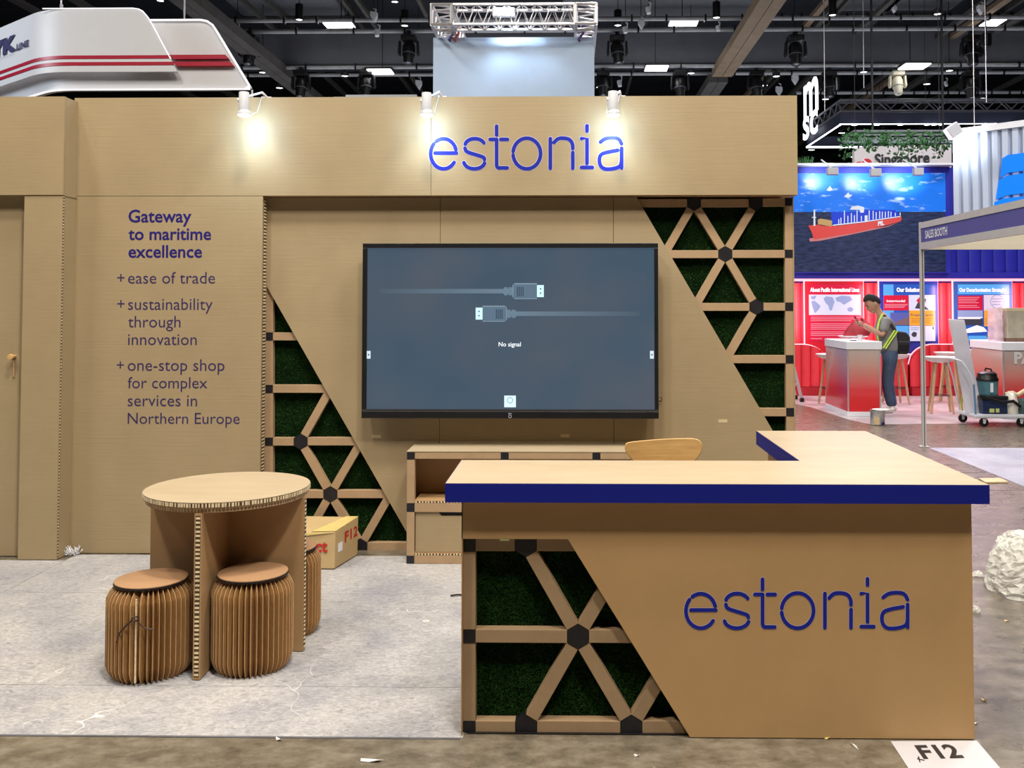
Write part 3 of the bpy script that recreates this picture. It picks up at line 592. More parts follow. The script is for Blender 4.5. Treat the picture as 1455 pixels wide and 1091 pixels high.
MB().lathe([(0, TH-.046), (TR-.012, TH-.046), (TR-.012, TH-.027), (0, TH-.027)], (tc.x, tc.y, 0), 96).build('underlayer', M['dkraft'], tb)
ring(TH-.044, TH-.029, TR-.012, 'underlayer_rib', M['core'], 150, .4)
ang = math.radians(-3.0); ru = Vector((math.cos(ang), math.sin(ang), 0)); fu = Vector((math.sin(ang), -math.cos(ang), 0)); ru = Vector((math.cos(math.radians(-3)), math.sin(math.radians(-3)), 0))
fu = Vector((.012, -1, 0)).normalized()
FT = .032
for u, ln, v in ((ru, .376, fu), (fu, .374, ru)):
    for s in (1, -1):
        st = FT/2+.001; a = tc+u*s*st+Vector((0, 0, .006)); b = tc+u*s*ln+Vector((0, 0, .006)); hv = Vector((0, 0, TH-.053)); vp = Vector((-u.y, u.x, 0))
        MB().prism([a-vp*FT/2, b-vp*FT/2, b-vp*FT/2+hv, a-vp*FT/2+hv], vp*FT).build('fin', M['dkraft'], tb)
        honey(b+Vector((0, 0, .01)), b+hv-Vector((0, 0, .01)), vp*FT, u*s, tb, .019)
MB().box((tc.x-FT/2, tc.y-FT/2, .006), (tc.x+FT/2, tc.y+FT/2, TH-.047)).build('fin_core', M['dkraft'], tb)
# ================================================================== PLEATED STOOLS
def stool(x, y, h, r, lab, open_=None, cord=False, npl=44):
    t = thing('pleated_stool', (x, y, 0), lab, 'stool', 'pleated stools around the round table')
    mb = MB(); ed = MB(); n = npl*2; rings = 14
    prof = []
    for j in range(rings+1):
        tt = j/rings
        if tt < .15: k = .84+.16*math.sin(math.pi/2*tt/.15)
        elif tt > .85: k = .78+.22*math.sin(math.pi/2*(1-tt)/.15)
        else: k = 1.0
        prof.append((k, (h-.02)*tt+.003))
    vs = []
    for j, (k, z) in enumerate(prof):
        for i in range(n):
            a = 2*math.pi*i/n; off = 0
            rr = r*k if i % 2 == 0 else r*k*.80
            jit = .05*math.sin(i*1.7+x*9)*(2*math.pi/n)
            if open_ is not None:
                da = (a-open_+math.pi) % (2*math.pi)-math.pi
                off = .10*math.tanh(da*9)*math.exp(-abs(da)*2.2)
            a += off+jit
            vs.append((x+rr*math.cos(a), y+rr*math.sin(a), z))
    fs = [(j*n+i, j*n+(i+1) % n, (j+1)*n+(i+1) % n, (j+1)*n+i) for j in range(rings) for i in range(n)]
    c1 = len(vs); vs += [(x, y, .003), (x, y, h-.018)]
    fs += [(c1, (i+1) % n, i) for i in range(n)]+[(c1+1, rings*n+i, rings*n+(i+1) % n) for i in range(n)]
    mb.add(vs, fs); mb.build('pleated_body', M['stoolp'], t)
    for i in range(0, n, 2):
        pts = [Vector(vs[j*n+i]) for j in range(rings+1)]
        ed.tube([p+(p-Vector((x, y, p.z))).normalized()*.0005 for p in pts], .0014, 4)
    ed.build('pleat_edge', M['pleatedge'], t, smooth=True)
    MB().lathe([(0, 0), (.150, 0), (.154, .003), (.154, .007), (.150, .009), (0, .0095)], (x, y, h-.012), 40).build('seat_lid', M['lid'], t, smooth=True)
    MB().lathe([(0, 0), (.157, 0), (.157, .0035), (0, .0035)], (x, y, h-.0165), 40).build('lid_underside', M['conn'], t)
    if cord:
        a = open_; p = lambda da, z, rr=r+.008: Vector((x+rr*math.cos(a+da), y+rr*math.sin(a+da), z))
        B = mat('brown_cord', (.05, .022, .015, 1), .5, var=.2)
        kb = MB(); kb.tube([p(-.0, .285), p(.10, .293), p(.06, .305), p(-.06, .300), p(-.04, .288), p(.02, .285)], .004, 6)
        kb.tube([p(-.05, .290), p(-.18, .268), p(-.34, .235), p(-.40, .215)], .0045, 6); kb.tube([p(.05, .290), p(.14, .27), p(.26, .25), p(.42, .245)], .0035, 6)
        kb.tube([p(-.36, .235), p(-.43, .19)], .003, 6); kb.build('tie_cord', B, t, smooth=True)
        MB().box(tuple(p(.02, .02, r-.004)-Vector((.003, .003, 0))), tuple(p(.02, .02, r-.004)+Vector((.003, .003, .355)))).build('end_flap', M['core'], t)
    return t
stool(-1.885, 4.19, .419, .183, 'pleated kraft stool tied with a brown cord, nearest the lettered panel', math.radians(-86), True)
stool(-1.448, 4.255, .431, .177, 'pleated kraft stool between the two front table fins')
stool(-1.44, 4.70, .431, .177, 'pleated kraft stool mostly hidden behind the right table fin')
# ================================================================== TAPED CARTON
KC = mat('carton_board', (.44, .31, .15, 1), .55, bump=60, var=.06, vscale=5, bstr=.15)
cp = G(475, 810); cr = G(499, 795); u = Vector((cr.x-cp.x, cr.y-cp.y, 0)); l = Vector((-.50, .03, 0)); hz = .245
ca = thing('carton', (cp.x-.2, cp.y+.15, 0), 'taped cardboard carton with red lettering and yellow tape beside the table', 'carton')
u = u.normalized()*.34
b4 = [cp, cp+u, cp+u+l, cp+l]; b4 = [Vector((p.x, p.y, .006)) for p in b4]
tp4 = [b4[0]+Vector((.0, .02, hz-.02)), b4[1]+Vector((.004, 0, hz)), b4[2]+Vector((0, 0, hz)), b4[3]+Vector((0, 0, hz-.03))]
MB().add(b4+tp4, [(3, 2, 1, 0), (4, 5, 6, 7), (0, 1, 5, 4), (1, 2, 6, 5), (2, 3, 7, 6), (3, 0, 4, 7)]).build('carton_body', KC, ca, bevel=.006)
YT_ = mat('yellow_tape', (.60, .46, .17, 1), .3, var=.12, vscale=14)
UZ = Vector((0, 0, .0022))
MB().prism([tp4[0].lerp(tp4[3], .0)+UZ, tp4[1].lerp(tp4[2], .0)+UZ, tp4[1].lerp(tp4[2], .16)+UZ, tp4[0].lerp(tp4[3], .30)+UZ], (0, 0, .001)).build('tape_strip', YT_, ca)
MB().prism([tp4[0]+Vector((0, -.003, -.004)), tp4[3]+Vector((0, -.003, -.004)), tp4[3].lerp(b4[3], .26)+Vector((0, -.003, 0)), tp4[0].lerp(b4[0], .04)+Vector((-.05, -.003, 0))], (0, -.001, 0)).build('tape_strip', YT_, ca)
RED = mat('red_print', (.42, .02, .015, 1), .5, var=.05)
fl_ = (b4[0]-b4[3]).normalized(); upf = (tp4[0]-b4[0]).normalized()
q0 = b4[0]+upf*.105; text('lettering', 'Direct', q0-fl_*.30, q0-fl_*.045, upf, ca, RED, bold=.03, lift=(0, -.006, 0))
su = u.normalized(); sn = Vector((su.y, -su.x, 0))
text('lettering', 'F12', b4[0]+su*.14+ZU*.13, b4[0]+su*.33+ZU*.13, ZU, ca, RED, bold=.03, lift=sn*.003, fit_h=.065)
MB().prism([b4[0]+su*.05+ZU*.09, b4[0]+su*.11+ZU*.09, b4[0]+su*.11+ZU*.145, b4[0]+su*.05+ZU*.145], sn*.0015).build('address_label', M['white'], ca)
text('lettering', '17', tp4[0].lerp(tp4[3], .42)+su*.20+ZU*.004, tp4[0].lerp(tp4[3], .22)+su*.20+ZU*.004, su, ca, RED, bold=.02, lift=(0, 0, .0015))
# ================================================================== FLOOR SIGN AND LITTER
fs_ = thing('floor_sign', tuple(G(1340, 1075)), 'white paper stand number sheet on the concrete before the counter', 'sign')
c4 = [G(1265.5, 1053.5), G(1388, 1053), G(1428, 1100), G(1296, 1100)]
MB().prism([p+ZU*.001 for p in c4], (0, 0, .0012)).build('paper_sheet', mat('paper_white', (.47, .45, .47, 1), .5, var=.03), fs_)
INK = mat('dark_ink', (.02, .018, .02, 1), .5, var=.05)
a = G(1306, 1076.5); b = G(1369, 1073.5); uu = (b-a).normalized(); vv_ = (G(1298, 1060)-a); vv_ = Vector((-uu.y, uu.x, 0))
a = G(1312, 1078.5)+ZU*.003; b = G(1370, 1077)+ZU*.003
upd = (G(1297.5, 1059.5)-G(1311, 1078.5))
v, f = text_mesh('F12', .035); x0 = min(p.x for p in v); x1 = max(p.x for p in v); yh = max(p.y for p in v)
MB().add([a+(b-a)*((p.x-x0)/(x1-x0))+upd*(p.y/yh) for p in v], f).build('lettering', INK, fs_)
mk = MB(); mk.prism([G(x, y)+ZU*.0026 for x, y in ((1303, 1078), (1313, 1080.5), (1314, 1082), (1303, 1079.5))], (0, 0, .0004)); mk.prism([G(x, y)+ZU*.0032 for x, y in ((1306, 1076), (1308, 1084), (1306.5, 1084), (1304, 1076))], (0, 0, .0004)); mk.build('ink_mark', INK, fs_)
def scrap(px, py, w_, d_, col, lab, name='paper_scrap', rot=0, h=.003, cat='scrap'):
    p = G(px, py); c, s = math.cos(rot), math.sin(rot); mb = MB(); rr = random.Random(px)
    pts = [(w_*math.cos(t)*rr.uniform(.6, 1), d_*math.sin(t)*rr.uniform(.6, 1)) for t in (2*math.pi*k/7 for k in range(7))]
    mb.prism([Vector((p.x+x*c-y*s, p.y+x*s+y*c, .0012+(.006 if (k % 3 == 0) else 0))) for k, (x, y) in enumerate(pts)], (0, 0, h))
    o = mb.build(name, col); rebase(o); return solo(o, lab, cat, 'debris on the concrete floor')
PW = mat('scrap_white', (.68, .66, .62, 1), .6, var=.1, vscale=20); PY = mat('scrap_tan', (.62, .46, .26, 1), .6, var=.1, vscale=20)
scrap(1175, 1049, .016, .012, mat('scrap_yellow', (.75, .6, .2, 1), .5, var=.1), 'crumpled yellow scrap at the foot of the counter front')
scrap(1213, 1061, .003, .035, PW, 'thin pale splinter lying left of the stand number sheet', rot=.3)
scrap(1386, 1029, .012, .008, PW, 'small white crumb at the right foot of the counter')
scrap(1398, 996, .016, .006, PY, 'tan wood sliver on the concrete right of the counter', rot=-.6)
scrap(527, 1082, .045, .012, PW, 'flattened pale scrap on the concrete in front of the carpet')
scrap(396, 1052, .02, .008, PW, 'small white curl near the carpet edge left of the counter', rot=-.5)
scrap(905, 1075, .012, .004, PW, 'white fleck below the counter lattice')
scrap(1430, 883, .016, .007, PY, 'pale tan chip near the plastic bag')
def film(name, px0, py0, wx, wy, hz, lab, seed, m, nx=26, ny=22, amp=.035):
    """crumpled plastic film lump"""
    rr = random.Random(seed); c = G(px0, py0); vs = []
    for j in range(ny+1):
        th = math.pi/2*j/ny
        for i in range(nx):
            a = 2*math.pi*i/nx; k = 1+.16*math.sin(3*a+seed)+.1*math.sin(5*a+2*seed)
            r0 = max(0, math.cos(th))**.45*k; z = math.sin(th)*hz*(1+.28*math.cos(a-.4)*math.cos(th))
            dx, dy, dz = (rr.uniform(-amp, amp) for _ in range(3))
            vs.append((c.x+r0*wx*math.cos(a)+dx, c.y+r0*wy*math.sin(a)+dy, max(.004, z+dz) if j else .004))
    fs = [(j*nx+i, j*nx+(i+1) % nx, (j+1)*nx+(i+1) % nx, (j+1)*nx+i) for j in range(ny) for i in range(nx)]
    mb = MB(); mb.add(vs, fs); return mb.build(name, m)
FILM = mat('cloudy_film', (.80, .80, .72, 1), .18, alpha=.50, var=.1, vscale=9, bump=28, bstr=1.0)
FILM.node_tree.nodes['Bump'].inputs['Distance'].default_value = .02
o = film('plastic_bag', 1462, 836, .24, .25, .29, '', 3, FILM, 46, 26, .013); rebase(o); solo(o, 'crumpled translucent plastic bag on the concrete right of the counter', 'bag')
o = film('film_scrap', 1389, 819, .035, .03, .03, '', 5, FILM, 16, 6, .004); rebase(o); solo(o, 'wisp of clear film between the counter and the plastic bag', 'scrap', 'debris on the concrete floor')
o = film('film_scrap', 1386, 870, .02, .03, .025, '', 8, FILM, 14, 6, .007); rebase(o); solo(o, 'small clear film curl touching the counter side', 'scrap', 'debris on the concrete floor')
p = G(648, 848); mb = MB(); mb.tube([p+Vector((-.03, -.01, .010)), p+Vector((0, 0, .012)), p+Vector((.035, .01, .010))], .005, 6); o = mb.build('cable_end', M['black']); rebase(o); solo(o, 'short black cable end on the carpet beside the counter', 'cable')
fz = MB(); rr = random.Random(4); c = G(97, 788)
for i in range(60):
    a = Vector((c.x+rr.uniform(-.05, .07), c.y+rr.uniform(-.04, .02), .006)); fz.tube([a, a+Vector((rr.uniform(-.02, .02), rr.uniform(-.01, .01), rr.uniform(.01, .06))), a+Vector((rr.uniform(-.03, .03), rr.uniform(-.02, 0), rr.uniform(.0, .03)))], .0018, 4)
o = fz.build('carpet_fluff', M['white']); rebase(o); solo(o, 'tuft of white carpet fluff at the pillar foot', 'fluff', kind='stuff')
# ================================================================== HALL CEILING STRUCTURE
def C(px, py, Z): return G(px, py, Z)
ZR = 8.4
BH = mat('bulkhead_grey', (.20, .205, .23, 1), .8, var=.1, vscale=1.2)
PIPE = mat('pipe_grey', (.42, .42, .43, 1), .45, var=.15, vscale=5)
BEAMD = mat('beam_dark', (.085, .078, .072, 1), .7, var=.2, vscale=3)
BEAMB = mat('beam_brown', (.24, .17, .11, 1), .7, var=.15, vscale=3)
TR_ = mat('rigging_black', (.020, .022, .030, 1), .5, var=.3, vscale=6)
yb = 25.5; zb_ = P(700, 91.5, yb).z; zt_ = P(700, 44, yb).z
o = MB().box((-24, yb, zb_), (30, yb+.5, zt_)).build('trim_1', BH); o['kind'] = 'structure'
o = MB().box((-24, yb-.03, zb_-.05), (30, yb+.53, zb_-.002)).build('trim_2', TR_); o['kind'] = 'structure'
for i, (py, Z, r, x0, x1) in enumerate(((28, ZR, .050, 255, 1700), (43.5, ZR, .055, -300, 1700), (95, 7.95, .050, -300, 1700), (105.5, ZR-.05, .055, -300, 1700), (133.5, ZR, .055, 1130, 1700), (26, 9.4, .04, 1100, 1700))):
    a = C(700, py, Z); xa_ = C(x0, py, Z).x; xb_ = C(x1, py, Z).x
    o = MB().tube([(xa_, a.y, Z), (xb_, a.y, Z)], r, 8).build('rigging_pipe', PIPE, smooth=True); rebase(o)
    t = solo(o, ['upper rigging pipe above the grey bulkhead', 'rigging pipe along the top edge of the grey bulkhead', 'rigging pipe just under the grey bulkhead', 'second rigging pipe below the grey bulkhead', 'lowest rigging pipe, at the right over the hanging lit sign', 'thin top pipe in the right upper corner'][i], 'pipe', 'rigging pipes under the hall ceiling')
    cl = MB()
    for k in range(26):
        x = xa_+(xb_-xa_)*(k+.3+.4*random.random())/26; cl.box((x-.02, a.y-.07, Z-.07), (x+.02, a.y+.07, Z+.09))
    cl.build('pipe_clamps', M['black'], o, kind='stuff')
def joist(px, py, Z, y0, y1, wd, hg, m, lab, group='depthwise roof beams', chords=1):
    x = C(px, py, Z).x
    t = thing('roof_beam', (x, y0, Z), lab, 'beam', group)
    for c in range(chords):
        xx = x+(c-(chords-1)/2)*wd*1.06
        MB().box((xx-wd/2, y0, Z), (xx+wd/2, y1, Z+hg)).build('chord', m, t)
    return t
t = joist(1052, 70, 7.75, 8, yb-.5, .26, .22, BEAMB, 'brown twin steel beam running into the hall over the header right end', chords=2)  # near length coloured in a lit brown tone, the far length as unlit
t = joist(1052, 70, 7.75, yb+.1, 55, .26, .22, BEAMD, 'far continuation of the brown twin beam, coloured dark as unlit', chords=2)
t = joist(347, 70, 7.75, 8, 55, .24, .25, BEAMD, 'dark twin steel beam above the hanging white sign right end', chords=2)
for px, py, Z, wd, m in ((500, 20, 9.6, .10, BEAMD), (548, 60, 9.2, .09, BEAMD), (600, 12, 9.4, .10, BEAMD), (1168, 12, 9.2, .16, BEAMB), (1190, 20, 9.5, .10, BEAMD), (1255, 20, 9.9, .12, BEAMD), (1235, 125, 8.9, .14, BEAMD), (1262, 118, 8.9, .2, BEAMB),
    (1300, 120, 9.0, .2, BEAMD), (1410, 30, 9.5, .10, BEAMD), (1440, 35, 9.3, .1, BEAMD), (1150, 112, 9.0, .12, BEAMD), (1090, 118, 9.2, .14, BEAMD), (395, 20, 9.5, .08, BEAMD), (420, 112, 9.2, .12, BEAMD), (470, 118, 9.2, .1, BEAMD), (110, 5, 9.2, .2, BEAMD), (30, 8, 9.2, .2, BEAMD),
    (1360, 125, 9.3, .12, BEAMD), (1420, 128, 9.3, .14, BEAMD), (925, 4, 9.3, .08, BEAMD)):
    joist(px, py, Z, 8, 58, wd, .12, m, 'thin dark joist running into the hall high under the black ceiling')
for i, (px, pz0, pz1, w_, Z, lab) in enumerate(((420, 0, 24, 150, 9.9, 'wide dark ceiling duct left of the silver truss'), (930, 0, 25, 260, 9.9, 'wide dark ceiling duct right of the silver truss'), (1270, 0, 17, 160, 9.9, 'wide dark ceiling duct at the right'))):
    a = C(px-w_/2, pz1, Z); b = C(px+w_/2, pz1, Z)
    t = thing('ceiling_duct', ((a.x+b.x)/2, a.y, Z), lab, 'duct')
    MB().box((a.x, a.y-3.5, Z), (b.x, a.y, Z+.5)).build('duct_body', BH, t, bevel=.08)
    MB().box((a.x-.02, a.y-.06, Z-.02), (b.x+.02, a.y, Z+.52)).build('duct_flange', BEAMD, t)
# ---- panel lights, downlights, track spots, moving heads
PL = emis('panel_glow', (1, .98, .96, 1), 7)
for x0, x1, y0, y1, lab in ((465, 505, 32.5, 40, 'glowing panel light above the dark bulkhead left of the truss'), (527, 560, 99, 106, 'glowing panel light under the bulkhead left of the white tower'), (916, 947, 94, 101.5, 'glowing panel light under the bulkhead right of the white tower'),
    (950, 989, 29, 37.5, 'glowing panel light above the bulkhead right of the truss'), (1276, 1311, 91, 99, 'glowing panel light under the bulkhead beyond the lit sign'), (1391, 1415, 27.5, 38, 'glowing panel light at the far right behind two moving heads')):
    Z = 8.75 if y0 < 60 else 7.80; a = C(x0, y1, Z); b = C(x1, y0, Z); q = C(x0, y0, Z)
    t = thing('panel_light', ((a.x+b.x)/2, (a.y+b.y)/2, Z), lab, 'light')
    MB().box((a.x, a.y, Z), (C(x1, y1, Z).x, b.y, Z+.02)).build('diffuser', PL, t); MB().box((a.x-.03, a.y-.03, Z+.02), (C(x1, y1, Z).x+.03, b.y+.03, Z+.09)).build('housing', M['dark'], t)
    MB().box(((a.x+b.x)/2-.01, (a.y+b.y)/2-.01, Z+.09), ((a.x+b.x)/2+.01, (a.y+b.y)/2+.01, 11.6)).build('hanger', M['dark'], t)
DL = [(425, 28, 1), (575, 36.5, 1), (878, 36, 1), (1018, 25, 1), (1183, 21.5, 1), (561, 2.5, 0), (490, 108, 0), (397, 125, 0), (852, 124, 0), (982, 104, 0), (1086, 121.5, 0), (1103, 108.5, 0), (1227, 102.5, 0), (1349, 100.5, 0), (1317, 119.5, 0), (1332, 20, 0), (1173, 141, 0), (1395, 140, 0), (1250, 158, 0), (1196, 189, 0), (373, 103, 0), (228, 1, 0), (1378, 138, 0), (1153, 213, 0), (1212, 223, 0)]
DLL = ['black can downlight left of the glowing panel, near the white sign', 'black can downlight just left of the silver truss', 'black can downlight just right of the silver truss', 'black can downlight over the brown beam foot', 'black can downlight at the top, right of the brown beam',
 'round downlight touching the picture top left of the truss', 'round downlight under the bulkhead left of the panel light', 'round downlight low between dark beams left of centre', 'round downlight hidden close beside the white tower', 'round downlight under the bulkhead just left of the brown beam', 'round downlight low above the header right end, left one', 'round downlight just above the header right end, upper right one',
 'round downlight under the bulkhead by the long steel wire', 'round downlight under the bulkhead right of the cream moving head', 'round downlight between diagonal joists right of the cream moving head', 'round downlight at the top right on the upper pipe', 'round downlight beside the lit white letters', 'right one of two downlights over the dark rig', 'round downlight seen through the truss rig', 'round downlight inside the LED square', 'round downlight behind the dark beam by the white sign', 'round downlight at the picture top above the white sign', 'left one of two downlights over the dark rig', 'faint downlight just above the blue booth grass tuft', 'faint downlight left of the Singapore sign board']
for i, (x, y, can) in enumerate(DL):
    Z = ZR-.1 if can else 8.0; c = C(x, y, Z); r = 5.5*c.y/1320
    lab = DLL[i]
    t = thing('downlight', tuple(c), lab, 'light', 'can downlights' if can else 'round ceiling downlights')
    MB().lathe([(0, 0), (r*.85, 0), (r*.85, .02), (0, .02)], c, 16).build('lens', emis('down_glow', (1, .99, .96, 1), 5), t)
    hgt = .36 if can else .10
    MB().lathe([(r*.85, .0), (r, -.01), (r*1.02, hgt), (r*.4, hgt+.03), (0, hgt+.03)], c, 16).build('can', M['black'] if can else M['dark'], t, smooth=True)
    MB().tube([c+ZU*(hgt+.02), Vector((c.x, c.y, 11.6))], .010, 5).build('stem', M['dark'], t)
def moving_head(px, py, sc=1.0, m=None, lab='', rowy=None, ang=0):
    up_ = py < 60; Z = ZR-.06 if up_ else 7.95-.06; c = C(px, 43.5 if up_ else 95, Z+.06); c.z = Z; s = 1.2*sc*c.y/1320
    t = thing('moving_head_light', (c.x, c.y, Z-36*s), lab, 'stage light', 'moving head stage lights on the pipes'); B = m or M['black']; x, y = c.x, c.y
    MB().box((x-2*s, y-3*s, Z-3*s), (x+2*s, y+3*s, Z+2*s)).build('clamp', TR_, t)
    MB().box((x-8*s, y-7*s, Z-9*s), (x+8*s, y+7*s, Z-3*s)).build('base', B, t, bevel=1.2*s)
    for q in (-1, 1):
        MB().prism([(x+q*8.5*s, y-3*s, Z-9*s), (x+q*8.5*s, y+3*s, Z-9*s), (x+q*9.5*s, y+4*s, Z-22*s), (x+q*8.6*s, y+3*s, Z-25*s), (x+q*8.6*s, y-3*s, Z-25*s), (x+q*9.5*s, y-4*s, Z-22*s)], (q*2.2*s, 0, 0)).build('yoke_arm', B, t, bevel=.6*s)
    ax = Vector((math.sin(ang), -.25, -1)).normalized()
    MB().lathe([(0, -9*s), (5.5*s, -8*s), (7*s, -4*s), (7*s, 6*s), (5.5*s, 9*s), (5.5*s, 14*s), (4.6*s, 15.5*s), (3.6*s, 15*s)], (x, y, Z-19*s), 18, ax).build('lamp_head', B, t, smooth=True)
    MB().lathe([(0, 14.6*s), (3.8*s, 14.8*s), (0, 15.2*s)], (x, y, Z-19*s), 14, ax).build('head_lens', mat('lens_glass', (.25, .28, .33, 1), .1, var=.05), t)
    hb = mat('head_ring', (.12, .13, .15, 1), .4, var=.1)
    MB().lathe([(7.1*s, 4.5*s), (7.3*s, 5*s), (7.1*s, 5.5*s)], (x, y, Z-19*s), 18, ax).build('head_ring', hb, t)
    return t
for i, (x, y, s, a, lab) in enumerate(((355, 35, 1.15, 0, 'black moving head light left, by the hanging white sign'), (581, 38, 1.1, 0, 'black moving head light just left of the white tower'), (877, 37, 1.1, .1, 'black moving head light just right of the white tower'), (1130, 31, 1.15, 0, 'black moving head light between brown beam and lit sign wires'), (1380, 29, 1.15, 0, 'black moving head light at the far right beside a panel light'),
    (428, 100, 1.0, 0, 'dim moving head under the bulkhead, left end'), (521, 100, .95, 0, 'moving head under the bulkhead beside the panel light'), (966, 96, 1.0, 0, 'moving head under the bulkhead near the brown beam'), (1075, 96, 1.0, 0, 'dim moving head under the bulkhead above the header right end'), (1178, 94, 1.0, 0, 'moving head under the bulkhead behind the lit sign'), (1378, 92, 1.05, 0, 'dim moving head under the bulkhead at the far right'), (857, 98, .95, 0, 'moving head half hidden beside the white tower'))):
    moving_head(x, y, s, None, lab, ang=a)
moving_head(1275, 97, .9, mat('cream_housing', (.75, .70, .55, 1), .4, var=.05), 'cream moving head light under the bulkhead, right of the lit sign')
TSL = ['white round floodlight beside the hanging sign end', 'white round floodlight just right of the left panel light', 'white box floodlight up left of the truss', 'white box floodlight low left of the white tower', 'white round floodlight at the moving head right of the tower', 'white box floodlight on the pipe right of the truss', 'white round floodlight at the picture top right of the truss', 'white round floodlight low right of the white tower', 'white box floodlight above the header right end', 'white box floodlight perched lowest over the header right end', 'white round floodlight under a can light by the brown beam', 'white round floodlight beneath the bulkhead far right', 'small white box floodlight at the picture top right', 'white box floodlight above the far right panel light']
for i, (x, y, s, k) in enumerate(((336, 42, 1, 0), (536, 44, 1, 0), (530, 22, 1.1, 1), (594, 119, 1, 1), (889, 40, .9, 0), (911, 33, 1, 1), (922, 12, 1, 0), (881, 116, .9, 0), (1130, 112, 1, 1), (1107, 128, 1, 1), (1021, 38, .8, 0), (1345, 117, .7, 0), (1272, 12, .6, 1), (1395, 12, 1, 1))):
    c = C(x, y, 8.2); q = c.y/1320*s
    t = thing('track_spot', tuple(c), TSL[i], 'spotlight', 'white box floodlights on the rig' if k else 'white round floodlights on the rig')
    if k: MB().prism([(c.x-4*q, c.y, c.z+6*q), (c.x+5*q, c.y, c.z+5*q), (c.x+5*q, c.y, c.z-1*q), (c.x+1*q, c.y, c.z-8*q), (c.x-4*q, c.y, c.z)], (0, .14, 0)).build('lamp_body', M['white'], t, bevel=.01)
    else: MB().lathe([(0, 0), (3.2*q, .5*q), (3.6*q, 4*q), (3.6*q, 10*q), (0, 11*q)], (c.x, c.y, c.z-8*q), 14, (-.15, .2, 1)).build('lamp_body', M['white'], t, smooth=True)
    MB().tube([(c.x+2*q, c.y+.05, c.z), (c.x+3*q, c.y+.05, c.z+9*q), (c.x, c.y+.05, c.z+10*q)], .018, 5).build('bracket', M['white'], t); MB().tube([(c.x, c.y+.05, c.z+10*q), (c.x, c.y+.05, 11.6)], .010, 5).build('drop_rod', M['dark'], t)
t = thing('hanging_speaker', tuple(C(1401, 55, 8.0)), 'black hanging barrel fixture under the panel light at the far right', 'fixture'); c = C(1401, 55, 8.0); q = c.y/1320
MB().lathe([(0, -13*q), (6*q, -12*q), (7.5*q, -8*q), (7.5*q, 6*q), (5*q, 8*q), (0, 8*q)], c, 12).build('fixture_body', M['black'], t, smooth=True); MB().tube([c+ZU*8*q, Vector((c.x, c.y, 11.6))], 1.2*q, 6).build('neck', M['black'], t)
for x, y0_, y1_, lab in ((1227.5, 0, 125, 'thin steel wire from the picture top, left of the cream moving head'), (1172, 60, 158, 'thin steel wire right beside the lit white letters'), (1401.5, 70, 145, 'thin steel wire below the black barrel fixture')):
    Y = 19; b = P(x, y1_, Y); a = Vector((b.x, b.y, 11.6))
    o = MB().tube([a, b], .009, 5).build('suspension_wire', M['alu']); rebase(o); solo(o, lab, 'wire', 'rig suspension wires')
# ================================================================== SILVER BOX TRUSS AND WHITE TOWER
YTF = 12.8
def truss_tube(t, p, q, r=.025): MB().tube([p, q], r, 6).build('chord', M['alu'], t, smooth=True)
def truss(name_t, p, q, w_, t, nb):
    """square truss from p to q (both lower-front corner), chords and a lattice mesh"""
    p, q = Vector(p), Vector(q); a = (q-p).normalized(); s = Vector((0, 0, 1)); v = a.cross(s).normalized()
    offs = [s*0, s*w_, v*w_, v*w_+s*w_]
    for o_ in offs: truss_tube(t, p+o_, q+o_)
    d = MB(); L_ = (q-p).length
    for k in range(nb):
        a0 = p+a*L_*k/nb; a1 = p+a*L_*(k+.5)/nb; a2 = p+a*L_*(k+1)/nb
        for o0, o1 in ((offs[0], offs[1]), (offs[2], offs[3]), (offs[0], offs[2]), (offs[1], offs[3])):
            d.tube([a0+o0, a1+o1, a2+o0], .011, 5)
    for e_ in (p, q):
        for o0, o1 in ((0, 1), (1, 3), (3, 2), (2, 0)): d.tube([e_+offs[o0], e_+offs[o1]], .022, 5)
    d.build('lacing', M['alu'], t)
tt = thing('box_truss', (P(730, 30, YTF).x, YTF, P(730, 34, YTF).z), 'silver square box truss hanging above the white tower', 'truss')
tl = P(613, 34, YTF); tr = P(847, 34, YTF); z0 = P(730, 34, YTF).z; wt = P(730, 6, YTF).z-z0
truss('', (tl.x+wt+.02, YTF+wt, z0), (tr.x-wt-.02, YTF+wt, z0), wt, tt, 8)
for s, xx in ((-1, tl.x), (1, tr.x-wt)):
    truss('', (xx+(0), YTF+wt+.6-.6, z0), (xx, YTF+wt+2.6, z0), wt, tt, 7) if False else None
    p = Vector((xx+wt, YTF+.0, z0)); truss('', (xx, YTF, z0), (xx, YTF+2.7, z0), wt, tt, 9) if False else None
    v = MB()
    for ox in (0, wt):
        for oz in (0, wt): MB().tube([(xx+ox, YTF, z0+oz), (xx+ox, YTF+2.7, z0+oz)], .025, 6).build('chord', M['alu'], tt, smooth=True)
    for k in range(9):
        ya, yb2, yc = YTF+2.7*k/9, YTF+2.7*(k+.5)/9, YTF+2.7*(k+1)/9
        for ox in (0, wt): v.tube([(xx+ox, ya, z0), (xx+ox, yb2, z0+wt), (xx+ox, yc, z0)], .011, 5)
        for oz in (0, wt): v.tube([(xx, ya, z0+oz), (xx+wt, yb2, z0+oz), (xx, yc, z0+oz)], .011, 5)
    for q in ((xx, z0, xx+wt, z0), (xx, z0+wt, xx+wt, z0+wt), (xx, z0, xx, z0+wt), (xx+wt, z0, xx+wt, z0+wt)):
        for yy in (YTF, YTF+wt): v.tube([(q[0], yy, q[1]), (q[2], yy, q[3])], .024, 5)
    v.build('lacing', M['alu'], tt)
